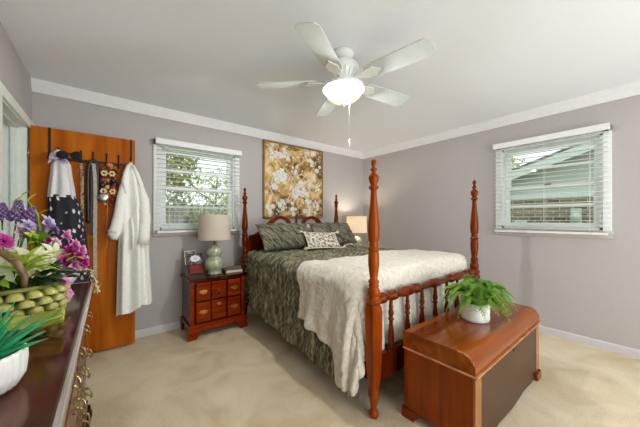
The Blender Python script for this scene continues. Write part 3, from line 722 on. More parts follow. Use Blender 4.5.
for vv in mb.bm.verts: vv.co = cmx @ vv.co
mb.build('handwriting', 'cardtext', lb)
ph_ = thing('photo_print', 'small brown photograph propped behind the black lace-print card', 'photograph', (.715, 3.18, NS_H+.116), .12)
MB().box(-.06, .06, -.002, .002, .0, .15, 0, cmx).build('photo_border', 'paper', ph_)
MB().box(-.053, .053, -.003, -.002, .007, .143, 0, cmx).build('photo_image', 'photo', ph_)
bk = thing('book', 'worn brown book lying beside the green gourd lamp', 'book', (1.14, 3.075, NS_H), -.08)
MB().box(-.09, .09, -.075, .075, .005, .031).build('page_block', 'paper', bk)
mb = MB(); mb.box(-.095, .095, -.08, .08, 0, .005, .001); mb.box(-.095, .095, -.08, .08, .031, .037, .001); mb.box(-.097, -.091, -.08, .08, 0, .037, .001); mb.build('book_cover', 'bookcover', bk)
bk2 = thing('notebook', 'thin brown leather notebook on top of the worn book', 'book', (1.155, 3.085, NS_H+.0375), -.3)
MB().box(-.075, .075, -.05, .05, 0, .015, .003).build('notebook_cover', 'bookcover', bk2); MB().box(-.07, .077, -.046, .046, .004, .011).build('notebook_pages', 'paper', bk2)
tb = thing('tissue_box', 'white tissue box on the far nightstand behind the bed', 'box', (3.06, 2.99, NS_H), .1)
MB().box(-.06, .06, -.06, .06, 0, .12, .005).build('carton', 'cardwhite', tb)
mb = MB(); mb.grid(lambda u, v: Vector((.035*math.cos(2*PI*u)*(1-.3*v)+.006*math.sin(9*u*2*PI)*v, .02*math.sin(2*PI*u)*(1+.5*v), .118+.07*v+.012*math.sin(u*2*PI*3)*v)), 30, 6, closeu=True); mb.build('tissue', 'linen', tb)

# ------------------------------------------------------------------ hanging rack on the door and what hangs there
RY = 3.187
rk = thing('door_hook_rack', 'dark metal over-the-door rack of hooks on the brown door', 'hook rack', (0, RY, 0))
for x in (-.387, .176):
    mb = MB(); mb.strip([(x, .036, 1.95), (x, .036, 2.0095), (x, -.001, 2.0095), (x, -.004, 1.99), (x, -.004, 1.72)], .016, .002, (1, 0, 0)); mb.build('over_door_strap', 'blackmetal', rk)
MB().box(-.40, .195, -.010, -.006, 1.742, 1.766, .001).build('cross_bar', 'blackmetal', rk)
HK = (-.33, -.187, -.105, -.01, .08, .174)
for x in HK:
    mb = MB(); mb.tube([(x, -.010, 1.835), (x, -.011, 1.745), (x, -.022, 1.715), (x, -.045, 1.712), (x, -.058, 1.735)], .005, 7); mb.ball((x, -.011, 1.84), .008, 8, 6); mb.ball((x, -.058, 1.738), .007, 8, 6)
    mb.build('hook', 'blackmetal', rk)
# garment surface: stacked closed sections (z, xl, xr, half depth, y centre)
def garment(mb, secs, nf=9, amp=.012, nu=72, nv=50, seed=0, hem=None, uvw=1.0):
    tab = {k: [(-s[0], s[k]) for s in secs] for k in range(1, 5)}
    z0, z1 = secs[0][0], secs[-1][0]
    def f(u, v):
        z = z0+(z1-z0)*v
        xl, xr, dp, yc = (interp(tab[k], -z) for k in (1, 2, 3, 4))
        a = 2*PI*u
        cx, w = (xl+xr)/2, (xr-xl)/2
        fold = math.sin(nf*a+seed+2.2*noise.noise((u*3, v*1.2, seed)))*amp*min(1, .25+v*1.3)
        x = cx+w*math.copysign(abs(math.cos(a))**.85, math.cos(a)); y = yc+(dp+fold)*math.sin(a)
        y = min(y, RY-.004)
        zz = z+(hem(x) if hem else 0)*v**6
        return Vector((x, y, zz))
    mb.grid(f, nu, nv, closeu=True, uvs=lambda u, v: (u*uvw, v*abs(z1-z0)))
    return mb
dr = thing('sundress', 'sleeveless dress with white bodice and dark floral skirt hanging on the door', 'dress', (0, 0, 0))
garment(MB(), [(1.735, -.352, -.268, .02, 3.135), (1.70, -.37, -.25, .03, 3.135), (1.6, -.378, -.24, .04, 3.13), (1.5, -.388, -.225, .045, 3.13), (1.42, -.394, -.217, .048, 3.13)], 8, .012, seed=1).build('bodice', 'whitecotton', dr)
garment(MB(), [(1.44, -.390, -.22, .046, 3.13), (1.30, -.392, -.175, .05, 3.13), (1.1, -.4, -.15, .055, 3.125), (.8, -.405, -.12, .06, 3.12), (.55, -.41, -.105, .06, 3.12)], 10, .014, seed=2, uvw=1.1).build('skirt', 'floral', dr)
sc_ = MB(); garment(sc_, [(1.812, -.335, -.31, .012, 3.09), (1.80, -.352, -.292, .022, 3.088), (1.77, -.372, -.274, .028, 3.086), (1.72, -.384, -.268, .026, 3.085), (1.70, -.386, -.27, .022, 3.085)], 7, .008, 48, 20, seed=3, uvw=.5, hem=lambda x: .05*math.sin((x+.386)/.116*3.0)-.01)
sc = sc_.build('head_scarf', 'scarf'); tag(sc, 'white and lilac printed scarf draped over the hook above the dress', 'scarf')
em = thing('earmuffs', 'two black plush round pads hanging at the top of the dress', 'earmuffs', (0, 0, 0))
for x, z in ((-.292, 1.762), (-.207, 1.768)):
    MB().ball((x, 3.025, z), (.038, .022, .036), 18, 12).build('ear_pad', 'fuzz', em)
MB().tube([(-.292+.085*i/10, 3.025, 1.765+.012*math.sin(PI*i/10)) for i in range(11)], .007, 8).build('headband', 'fuzz', em)
def belt(name, pts, w, m, label, buckle=None):
    b = thing(name, label, 'belt', (0, 0, 0))
    # smooth the path
    P = [Vector(p) for p in pts]; q = []
    for i in range(len(P)-1):
        p0, p1, p2, p3 = P[max(i-1, 0)], P[i], P[i+1], P[min(i+2, len(P)-1)]
        for k in range(6):
            t = k/6; q.append(.5*((2*p1)+(-p0+p2)*t+(2*p0-5*p1+4*p2-p3)*t*t+(-p0+3*p1-3*p2+p3)*t**3))
    q.append(P[-1])
    (MB().tube(q, .0155, 8) if name == 'leather_belt' else MB().strip(q, w, .005, (1, 0, 0))).build('strap', m, b)
    if buckle:
        x, y, z = buckle; mb = MB()
        mb.tube([(x-.018, y, z-.02), (x+.018, y, z-.02), (x+.018, y, z+.02), (x-.018, y, z+.02), (x-.018, y, z-.02)], .003, 6); mb.tube([(x-.015, y, z), (x+.018, y-.003, z)], .002, 5); mb.build('buckle', 'oldbrass', b)
    return b
belt('leather_belt', [(-.135, 3.135, 1.20), (-.14, 3.135, 1.45), (-.138, 3.135, 1.66), (-.125, 3.135, 1.735), (-.105, 3.135, 1.755), (-.085, 3.135, 1.735), (-.074, 3.135, 1.66), (-.07, 3.135, 1.40)], .028, 'blackleather', 'shorter black leather belt looped over the middle hook')
belt('dress_belt', [(-.118, 3.118, 1.09), (-.108, 3.118, 1.25), (-.104, 3.118, 1.45), (-.107, 3.118, 1.7), (-.105, 3.13, 1.728)], .030, 'blackleather', 'long black strap hanging lowest between the belts')
belt('dress_belt', [(-.088, 3.105, .70), (-.09, 3.105, 1.1), (-.088, 3.105, 1.5), (-.096, 3.105, 1.69), (-.103, 3.118, 1.73)], .026, 'greybelt', 'long pale grey strap reaching lowest on the door', (-.088, 3.1, .70))
belt('dress_belt', [(-.176, 3.14, 1.05), (-.178, 3.14, 1.35), (-.178, 3.14, 1.6), (-.187, 3.135, 1.725)], .02, 'snake', 'mottled tan snakeskin strap beside the dress', None)
def necklace(label, hook, drop, wid, beads, y, seed):
    n = thing('bead_necklace', label, 'necklace', (0, 0, 0)); rn = random.Random(seed)
    pts = []
    for i in range(41):
        t = i/40*2-1
        pts.append(Vector((hook+wid*(math.copysign(abs(t)**.8, t))*(1-abs(t)**6*.9), y, 1.728-drop*(1-abs(t)**3.2))))
    MB().tube(pts, .0018, 5).build('string', 'blackleather', n)
    acc_ = 0; idx = 0; cnt = 0
    for i in range(1, 41):
        acc_ += (pts[i]-pts[i-1]).length
        mname, r = beads[idx % len(beads)]
        if acc_ > r*1.95:
            acc_ = 0; idx += 1; cnt += 1
            p = pts[i]
            mb = MB(); mb.ball(p, (r, r*.7, r), 10, 8) if mname != 'beadflower' else None
            if mname == 'beadflower':
                for k in range(6): mb.ball((p.x+r*.6*math.cos(k*PI/3), p.y, p.z+r*.6*math.sin(k*PI/3)), (r*.42, r*.3, r*.42), 7, 5)
                mb.build('flower_bead', 'beadcream', n); MB().ball((p.x, p.y-r*.3, p.z), r*.28, 7, 5).build('bead', 'beadblack', n)
            else: mb.build('bead', mname, n)
    return n
necklace('necklace of cream flower beads with dark centres on the door', .0, .27, .058, [('beadflower', .028), ('beadred', .018), ('beadblack', .022), ('beadflower', .028), ('beadorange', .020)], 3.10, 1)
necklace('longest necklace of rust red beads on the door', .0, .36, .066, [('beadred', .020), ('beadred', .017), ('beadorange', .017), ('beadtan', .014)], 3.118, 2)
necklace('necklace of large black and rust beads on the door', .01, .20, .055, [('beadblack', .031), ('beadred', .020), ('beadblack', .029), ('beadtan', .022)], 3.125, 3)
necklace('short tan and cream bead necklace at the top of the door hooks', .0, .14, .05, [('beadtan', .02), ('beadcream', .017), ('beadred', .018)], 3.132, 4)
pn = thing('pendant_necklace', 'long chain with a round silver disc hanging among the beads', 'necklace', (0, 0, 0))
MB().tube([(.0, 3.10, 1.725), (-.02, 3.097, 1.6), (-.03, 3.095, 1.47)], .002, 5).build('chain', 'silver', pn)
MB().lathe([(.002, -.005), (.036, -.004), (.042, 0), (.036, .006), (.02, .009), (.002, .01)], 24, T(-.03, 3.085, 1.43) @ R(PI/2, 'X')).build('disc_pendant', 'silver', pn)
MB().tube([(.0, 3.102, 1.45), (-.008, 3.102, 1.2), (-.01, 3.102, .98)], .0022, 5).build('fringe_chain', 'beadtan', pn)
# bathrobe
rb = thing('bathrobe', 'white fleece bathrobe hanging from the end hook of the door', 'bathrobe', (0, 0, 0))
garment(MB(), [(1.775, .158, .182, .012, 3.14), (1.74, .142, .20, .025, 3.14), (1.70, .122, .208, .04, 3.125), (1.60, .095, .25, .06, 3.11), (1.41, .085, .285, .07, 3.10), (1.11, .082, .305, .075, 3.10), (.98, .072, .316, .075, 3.10), (.74, .066, .326, .075, 3.10), (.50, .06, .338, .075, 3.10), (.385, .058, .342, .075, 3.10)], 7, .026, 120, 70, seed=5, hem=lambda x: .014*math.sin((x-.06)/.28*13)+(.34*(x-.2) if x < .24 else .034)).build('robe_body', 'robe', rb)
MB().tube([(.12, 3.08, 1.56), (.098, 3.06, 1.42), (.078, 3.05, 1.27), (.055, 3.05, 1.14), (.04, 3.045, 1.105)], [.03, .04, .042, .048, .052], 16).build('sleeve', 'robe', rb)
MB().tube([(.08, 3.045, 1.085), (.05, 3.045, 1.095), (.012, 3.045, 1.125)], [.045, .05, .034], 14).build('turned_cuff', 'robe', rb)
MB().tube([(.235, 3.07, 1.56), (.268, 3.05, 1.42), (.275, 3.035, 1.25), (.265, 3.03, 1.08), (.255, 3.03, 1.0)], [.03, .044, .048, .052, .054], 16).build('sleeve', 'robe', rb)
mb = MB()
mb.tube([(.15, 3.10, 1.745), (.128, 3.075, 1.66), (.118, 3.06, 1.58), (.128, 3.04, 1.47)], [.014, .019, .022, .012], 10)
mb.tube([(.186, 3.10, 1.745), (.216, 3.075, 1.66), (.245, 3.05, 1.56), (.262, 3.03, 1.45)], [.014, .02, .022, .012], 10)
mb.build('collar', 'robe', rb)
MB().strip([(.172, 3.127, 1.73), (.17, 3.12, 1.785), (.18, 3.12, 1.785), (.178, 3.127, 1.73)], .008, .003, (0, 1, 0)).build('hanging_loop', 'robe', rb)
MB().tube([(.17, 3.03, 1.24), (.182, 3.018, 1.1), (.178, 3.015, .95)], .010, 8).build('belt_tie', 'robe', rb)

# ------------------------------------------------------------------ dresser
DX, DY0, DY1, DZ = -.07, .42, 2.18, .85
ds = thing('dresser', 'long dark dresser with glossy top and ornate brass pulls', 'dresser', (0, 0, 0))
mb = MB(); mb.box(XL+.005, DX-.012, DY0, DY1-.012, DZ-.03, DZ, .004); mb.build('dresser_top', 'dresser', ds)
def edge(mb, o, z0, z1, b):
    mb.box(DX-.0125, DX-o, DY0, DY1-o, z0, z1, b); mb.box(XL+.005, DX-.02, DY1-.02, DY1-o, z0, z1, b)
mb = MB(); edge(mb, .004, DZ-.014, DZ+.0012, .003); edge(mb, .0, DZ-.026, DZ-.012, .004); edge(mb, .010, DZ-.036, DZ-.024, .003)
mb.build('top_edge', 'edgeshine', ds)
FXd = DX-.055   # face of the carcass
MB().box(XL+.01, FXd, DY0+.03, DY1-.03, .10, DZ-.03).build('carcass', 'dresser', ds)
cols = [(DY0+.07, 1.02), (1.06, 1.58), (1.62, DY1-.07)]
rows = [(.145, .36), (.375, .58), (.595, .79)]
def pull(mb, y, z, x):
    mb.prism([(y+a, z+b) for a, b in ((-.05, 0), (-.034, .02), (-.014, .014), (0, .03), (.014, .014), (.034, .02), (.05, 0), (.034, -.018), (.012, -.014), (0, -.024), (-.012, -.014), (-.034, -.018))], x, x+.004, 'x')
    for s_ in (-1, 1): mb.ball((x+.010, y+s_*.032, z+.006), .008, 8, 6)
    mb.tube([(x+.010, y-.032, z+.006), (x+.026, y-.034, z-.004), (x+.032, y-.026, z-.022), (x+.033, y, z-.032), (x+.032, y+.026, z-.022), (x+.026, y+.034, z-.004), (x+.010, y+.032, z+.006)], .0042, 7)
for ya, yb in cols:
    for za, zb in rows:
        d_ = MB().box(FXd, FXd+.02, ya, yb, za, zb, .006).build('drawer', 'dresserred', ds)
        for q in (.25, .75):
            mb = MB(); pull(mb, ya+(yb-ya)*q, (za+zb)/2+.01, FXd+.02); mb.build('drawer_pull', 'oldbrass', d_)
for y in (DY0+.045, 1.04, 1.60, DY1-.05):
    MB().lathe([(.016, .14), (.018, .16), (.014, .18), (.017, .3), (.016, .6), (.014, .74), (.018, .77), (.017, .80)], 14, T(FXd+.004, y, 0)).build('column', 'dresserred', ds)
mb = MB(); mb.box(XL+.01, FXd+.03, DY0+.01, DY1-.01, .085, .13, .01); mb.build('base_moulding', 'dresser', ds)
for y, s_ in ((DY1-.005, -1), (DY0+.005, 1)):
    mb = MB(); mb.prism([(y, .09), (y-s_*.012, .045), (y-s_*.004, 0), (y+s_*.10, 0), (y+s_*.11, .03), (y+s_*.16, .06), (y+s_*.17, .09)], FXd-.01, FXd+.04, 'x')
    mb.prism([(FXd+.04, .09), (FXd+.05, .045), (FXd+.042, 0), (FXd-.06, 0), (FXd-.07, .03), (FXd-.12, .06), (FXd-.13, .09)], min(y, y+s_*.03), max(y, y+s_*.03), 'y')
    mb.build('bracket_foot', 'dresser', ds)
    MB().box(XL+.012, XL+.07, min(y, y+s_*.07), max(y, y+s_*.07), 0, .09).build('rear_foot', 'dresser', ds)

# things on the dresser ------------------------------------------------
def leafblade(mb, p, d, L, w, curl=.3, fold=.15, seg=8, up=(0, 0, 1), tip=.0, cross=4):
    d = Vector(d).normalized(); side = d.cross(Vector(up)); side = side.normalized() if side.length > 1e-3 else Vector((1, 0, 0)); nn = side.cross(d).normalized()
    p = Vector(p)
    def f(u, v):
        x = v; wv = w*math.sin(PI*min(1, (x*.96+.04)))**.75
        t = (u-.5)*2
        a = curl*x
        c = p+d*(L*x*math.cos(a*.6))-nn*(L*x*math.sin(a*.6))
        return c+side*(t*wv/2)+nn*(abs(t)*wv*fold)
    mb.grid(f, cross, seg)
def spike(mb, p, d, L, w, seg=7):
    """thick tapering succulent leaf"""
    d = Vector(d).normalized(); p = Vector(p); pts = []; rr = []
    for i in range(seg+1):
        t = i/seg; pts.append(p+d*L*t+Vector((d.x, d.y, 0))*L*.18*t*t-Vector((0, 0, 1))*L*.10*t*t); rr.append(max(.0006, w*(1-t)**.8*(1 if i else .8)))
    mb.tube(pts, rr, 7)
sp = thing('succulent_plant', 'spiky green succulent in a white fluted pot on the dresser', 'plant', (-.228, .925, DZ))
mb = MB(); n = 28
def potf(u, v):
    prof = [(.050, 0), (.064, .007), (.076, .03), (.079, .06), (.078, .084), (.073, .088), (.071, .076)]
    k = v*(len(prof)-1); i = min(int(k), len(prof)-2); t = k-i
    r = prof[i][0]*(1-t)+prof[i+1][0]*t; z = prof[i][1]*(1-t)+prof[i+1][1]*t
    a = 2*PI*u; r *= 1+.018*math.cos(n*a)*(1 if .1 < v < .75 else 0)
    return Vector((r*math.cos(a), r*math.sin(a), z))
mb.grid(potf, n*6, 18, closeu=True); mb.lathe([(.002, .002), (.050, .0025)], 28, cap=False); mb.build('pot', 'pot', sp)
MB().lathe([(.002, .080), (.04, .078), (.0715, .073)], 24, cap=False).build('soil', 'soil', sp)
rs = random.Random(5)
for ring_, (n_, el, L) in enumerate(((6, 82, .13), (10, 68, .13), (13, 50, .11), (13, 30, .08))):
    for k in range(n_):
        a = 2*PI*k/n_+ring_*.4+rs.uniform(-.15, .15); e = math.radians(el+rs.uniform(-6, 6))
        mb = MB(); spike(mb, (.012*math.cos(a)*ring_, .012*math.sin(a)*ring_, .076), (math.cos(a)*math.cos(e), math.sin(a)*math.cos(e), math.sin(e)), L*rs.uniform(.85, 1.1), .009); mb.build('leaf', 'aloe', sp)
# leaf shaped dish under the basket
ld = MB()
def ldf(u, v):
    y = (u-.5)*2; x = v
    w = .075*math.sin(PI*(.15+.75*x))**.6
    z = .006+.03*abs(y)**2+.006*abs(math.sin(y*9))+.018*x**4+.01*math.sin(x*9)*.3
    return Vector((-.33+.21*x, 1.345-.10*x*.6+y*w, DZ+.002+z))
ld.grid(ldf, 30, 20); ldo = ld.build('leaf_dish', 'leafdish'); tag(ldo, 'green ribbed leaf-shaped dish in front of the olive basket', 'dish'); m_ = ldo.modifiers.new('thick', 'SOLIDIFY'); m_.thickness = .007; m_.offset = 1
# white bowl behind
wb = MB(); wb.lathe([(.002, .004), (.05, .003), (.052, 0), (.058, 0), (.062, .01), (.09, .04), (.112, .075), (.118, .085), (.113, .085), (.085, .044), (.055, .016), (.002, .013)], 40, T(-.238, 1.955, DZ)); wo = wb.build('ceramic_bowl', 'pot'); tag(wo, 'white ceramic bowl behind the flower basket on the dresser', 'bowl')
# flower basket
fb = thing('flower_basket', 'olive ceramic basket of purple, magenta and lime artificial flowers', 'flower arrangement', (-.315, 1.575, DZ))
ell = (.155, .13)
def bask(u, v):
    z = .12*v; a = 2*PI*u
    k = .80+.22*math.sin(PI*(.12+.72*v))
    # overlapping rounded scales
    rowh = v*4; row = int(min(rowh, 3.999)); fr = rowh-row
    ph = u*20+.5*(row % 2); sx = abs((ph % 1)-.5)*2
    bulge = .032*max(0, 1-(sx**2.6+fr**2.4*.9))**.45
    r = k+bulge/.14
    return Vector((ell[0]*r*math.cos(a), ell[1]*r*math.sin(a), z+.001))
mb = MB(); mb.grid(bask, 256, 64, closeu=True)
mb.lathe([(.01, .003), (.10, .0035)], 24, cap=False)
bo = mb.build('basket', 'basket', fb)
MB().tube([(ell[0]*1.0*math.cos(2*PI*i/40), ell[1]*1.0*math.sin(2*PI*i/40), .122) for i in range(41)], .009, 8).build('basket_rim', 'basketrim', bo)
hp = [(.065, -.085, .11), (.068, -.09, .17), (.05, -.085, .22), (.01, -.07, .262), (-.05, -.05, .285), (-.10, -.03, .27), (-.135, 0, .21), (-.14, .01, .12)]
MB().tube([p for p in hp], [.010, .011, .012, .013, .013, .012, .011, .010], 9).build('basket_handle', 'twig', fb)
MB().lathe([(.002, .10), (.12, .095)], 20, cap=False).build('moss', 'darkleaf', fb)
O = Vector((-.315, 1.575, DZ)); rf = random.Random(11)
def stem_to(mb, p, r=.003):
    p = Vector(p); b = Vector((p.x*.25, p.y*.25, .10)); mb.tube([b, b.lerp(p, .5)+Vector((0, 0, .02)), p], r, 6)
def rose(p, r, m, npet=14, d=None):
    p = Vector(p)-O; mb = MB(); d = Vector(d or (p.x+.16, p.y*.5-.16, .10)).normalized(); r *= 1.05
    q = d.to_track_quat('Z', 'Y').to_matrix(); npet = int(npet*1.5)
    for k in range(npet):
        t = k/(npet-1); a = k*2.4; el = math.radians(80-72*t)
        dv = q @ Vector((math.cos(a)*math.cos(el), math.sin(a)*math.cos(el), math.sin(el)))
        leafblade(mb, p, dv, r*(.55+.45*t), r*.62, curl=.35, fold=.22, seg=5, up=q @ Vector((0, 0, 1)))
    b = mb.build('bloom', m, fb); sb = MB(); stem_to(sb, p); sb.build('stem', 'leaf', b); return b
def lily(p, L, m, n=6, d=(0, 0, 1), w=.4, curl=.9):
    p = Vector(p)-O; mb = MB(); q = Vector(d).normalized().to_track_quat('Z', 'Y').to_matrix()
    for k in range(n):
        a = 2*PI*k/n; el = math.radians(42)
        leafblade(mb, p, q @ Vector((math.cos(a)*math.cos(el), math.sin(a)*math.cos(el), math.sin(el))), L, L*w, curl=curl, fold=.12, seg=8, up=q @ Vector((0, 0, 1)))
    b = mb.build('bloom', m, fb); sb = MB(); stem_to(sb, p); sb.build('stem', 'leaf', b); return b
def flspike(p, h, m, lean=(0, 0)):
    p = Vector(p)-O; mb = MB()
    for k in range(46):
        t = k/46; a = k*2.4; c = p+Vector((lean[0]*t, lean[1]*t, h*t)); r = .026*(1-t*.75)
        mb.ball(c+Vector((r*math.cos(a), r*math.sin(a), 0)), .0085*(1.1-t*.6), 6, 5)
    b = mb.build('bloom', m, fb); sb = MB(); stem_to(sb, p); sb.build('stem', 'leaf', b)
def leaves(name, p, n, L, w, m, spread=.8, d0=(0, 0, 1), curl=.6):
    for _ in range(n):
        mb = MB(); d = Vector(d0)+Vector((rf.uniform(-1, 1), rf.uniform(-1, 1), rf.uniform(-.4, 1)))*spread
        leafblade(mb, Vector(p)-O+Vector((rf.uniform(-1, 1), rf.uniform(-1, 1), rf.uniform(-1, 1)))*.015, d, L*rf.uniform(.7, 1.1), w*rf.uniform(.8, 1.2), curl=curl, fold=.12); mb.build(name, m, fb)
flspike((-.367, 1.80, 1.235), .075, 'purple'); flspike((-.325, 1.80, 1.235), .09, 'purple', (.01, 0)); flspike((-.29, 1.79, 1.225), .07, 'purple', (.02, 0))
rose((-.225, 1.76, 1.215), .05, 'lavender', 14); rose((-.255, 1.77, 1.185), .045, 'lavender', 12); rose((-.20, 1.74, 1.185), .034, 'purple', 10)
rose((-.14, 1.66, 1.092), .042, 'magenta', 18); rose((-.108, 1.635, 1.062), .044, 'magenta', 18); rose((-.155, 1.63, 1.05), .042, 'magenta', 16); rose((-.10, 1.66, 1.09), .036, 'pinkp', 14)
rose((-.12, 1.615, 1.03), .034, 'pinkp', 12); rose((-.16, 1.75, 1.155), .038, 'pinkp', 12); rose((-.19, 1.70, 1.125), .036, 'palepink', 12); rose((-.175, 1.68, 1.09), .034, 'magenta', 12)
rose((-.335, 1.655, 1.145), .040, 'magenta', 16); rose((-.36, 1.67, 1.17), .04, 'lavender', 12); rose((-.30, 1.74, 1.175), .045, 'palepink', 14); rose((-.40, 1.68, 1.14), .04, 'magenta', 12)
rose((-.26, 1.70, 1.15), .04, 'lime', 10); rose((-.125, 1.645, 1.04), .02, 'lime', 8)
lily((-.245, 1.60, 1.055), .085, 'whitegreen', 6, (.45, -.75, .45), .42, 1.0)
lily((-.33, 1.575, 1.05), .085, 'whitegreen', 6, (.1, -.85, .5), .42, 1.0)
lily((-.19, 1.645, 1.085), .06, 'whitegreen', 6, (.6, -.6, .5), .42, 1.0)
lily((-.40, 1.58, 1.06), .08, 'whitegreen', 6, (-.1, -.8, .5), .42, 1.0)
rose((-.125, 1.69, 1.115), .038, 'pinkp', 12); rose((-.15, 1.70, 1.075), .036, 'magenta', 14); rose((-.088, 1.625, 1.035), .034, 'magenta', 14); rose((-.28, 1.73, 1.205), .04, 'lavender', 12); rose((-.31, 1.66, 1.10), .036, 'palepink', 12); rose((-.215, 1.72, 1.14), .03, 'magenta', 12); rose((-.37, 1.62, 1.11), .036, 'pinkp', 12)
leaves('leaf', (-.28, 1.60, 1.07), 6, .12, .022, 'lime', .6, (.5, -.7, .1), .8)
leaves('leaf', (-.36, 1.57, 1.06), 5, .12, .022, 'lime', .6, (.2, -.8, .1), .8)
leaves('leaf', (-.24, 1.70, 1.12), 9, .085, .03, 'leaf', .8)
leaves('leaf', (-.27, 1.56, 1.04), 7, .13, .045, 'lime', .9, (.4, -.6, .3))
leaves('leaf', (-.36, 1.54, 1.03), 6, .13, .045, 'lime', .9, (0, -.7, .4))
leaves('leaf', (-.22, 1.56, 1.0), 8, .11, .05, 'darkleaf', .7, (.5, -.6, -.1), .5)
leaves('leaf', (-.33, 1.50, 1.0), 8, .10, .045, 'darkleaf', .8, (0, -.7, 0), .5)
leaves('leaf', (-.17, 1.62, .99), 5, .11, .035, 'darkleaf', .4, (.8, .1, 0), .4)
leaves('leaf', (-.13, 1.62, 1.06), 6, .05, .022, 'lime', .8, (.5, -.5, .3), .4)
rose((-.150, 1.57, .965), .032, 'pinkp', 12, (.6, -.6, .3)); rose((-.138, 1.55, .918), .030, 'pinkp', 12, (.6, -.6, .2))
for pts in ([(-.30, 1.77, 1.18), (-.315, 1.79, 1.25), (-.335, 1.80, 1.31), (-.31, 1.81, 1.345)], [(-.24, 1.75, 1.18), (-.255, 1.78, 1.26), (-.29, 1.80, 1.32)]):
    mb = MB(); mb.tube([Vector(p)-O for p in pts], [.005, .004, .003, .0015][:len(pts)], 6)
    for p in pts[1:]: leafblade(mb, Vector(p)-O, (rf.uniform(-1, 1), rf.uniform(-1, 0), .6), .05, .014)
    mb.build('tendril', 'lime', fb)
mb = MB(); rw_ = random.Random(2)
path = [Vector(p)-O for p in ((-.15, 1.66, 1.0), (-.10, 1.72, 1.005), (-.065, 1.72, .985), (-.045, 1.69, .93), (-.04, 1.67, .895))]
mb.tube(path, [.003]*5, 6)
for i in range(60):
    k = rw_.uniform(.8, 4); a = int(min(k, 3.99)); c = path[a].lerp(path[a+1], k-a)
    leafblade(mb, c, (rw_.uniform(-1, 1), rw_.uniform(-1, 1), rw_.uniform(-1, .6)), .024, .009, seg=3, cross=2)
mb.build('dried_sprig', 'wheat', fb)

# ------------------------------------------------------------------ cedar chest
CX0, CX1, CY0, CY1 = 1.460, 2.645, .565, .985
cc = thing('cedar_chest', 'wooden waterfall-front blanket chest standing at the foot of the bed', 'chest', (0, 0, 0))
ZB, ZL, ZT = .055, .425, .535
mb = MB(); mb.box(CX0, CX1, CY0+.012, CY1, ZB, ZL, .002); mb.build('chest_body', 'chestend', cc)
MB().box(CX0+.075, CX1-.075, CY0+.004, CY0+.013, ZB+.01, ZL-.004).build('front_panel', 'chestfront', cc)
for xa, xb in ((CX0, CX0+.075), (CX1-.075, CX1)): MB().box(xa, xb, CY0+.002, CY0+.013, ZB+.01, ZL-.004, .001).build('corner_strip', 'cheststrip', cc)
# waterfall lid
r = .075
pr = [(CY1+.004, ZL+.012), (CY1+.004, ZT-.006), (CY1-.002, ZT)]+[(CY0+.0+r-r*math.sin(PI/2*i/10), ZT-r+r*math.cos(PI/2*i/10)) for i in range(11)]+[(CY0, ZL+.012)]
mb = MB(); mb.prism(pr, CX0-.004, CX1+.004, 'x')
for f in mb.bm.faces: f.smooth = False
lid = mb.build('chest_lid', 'chestwood', cc)
mb = MB(); mb.box(CX0-.010, CX1+.014, CY0-.012, CY1+.004, ZL+.001, ZL+.011, .003); mb.build('lid_moulding', 'wornedge', lid)
mb = MB()
for i in range(9):
    a = PI/2*(i-1)/10
    mb.ball((CX0-.0045, CY0+r-r*math.sin(a)*.985, ZT-r+r*math.cos(a)*.985), (.0015, .007+.004*math.sin(i*2.1), .006), 6, 5)
mb.build('chipped_veneer', 'wornedge', lid)
MB().lathe([(.011, 0), (.011, .003), (.004, .004)], 14, T((CX0+CX1)/2, CY0+.005, ZL-.035) @ R(PI/2, 'X')).build('lock', 'blackmetal', cc)
ap = [(CX0+.1, ZB+.012), (CX0+.1, .035), (CX0+.2, .022), (CX0+.35, .036), (CX0+.575, .02), (CX1-.35, .036), (CX1-.2, .022), (CX1-.1, .035), (CX1-.1, ZB+.012)]
MB().prism(ap, CY0+.005, CY0+.02, 'y').build('apron', 'chestfront', cc)
for x, sx in ((CX0, 1), (CX1, -1)):
    for y, sy in ((CY0, 1), (CY1, -1)):
        mb = MB(); mb.prism([(x-sx*.012, 0), (x+sx*.085, 0), (x+sx*.10, .03), (x+sx*.12, ZB+.003), (x-sx*.002, ZB+.003), (x-sx*.004, .03)], min(y-sy*.012, y+sy*.03), max(y-sy*.012, y+sy*.03), 'y')
        mb.prism([(y-sy*.012, 0), (y+sy*.07, 0), (y+sy*.085, .03), (y+sy*.1, ZB+.003), (y-sy*.002, ZB+.003), (y-sy*.004, .03)], min(x-sx*.010, x+sx*.02), max(x-sx*.010, x+sx*.02), 'x')
        mb.build('bracket_foot', 'chestend', cc)
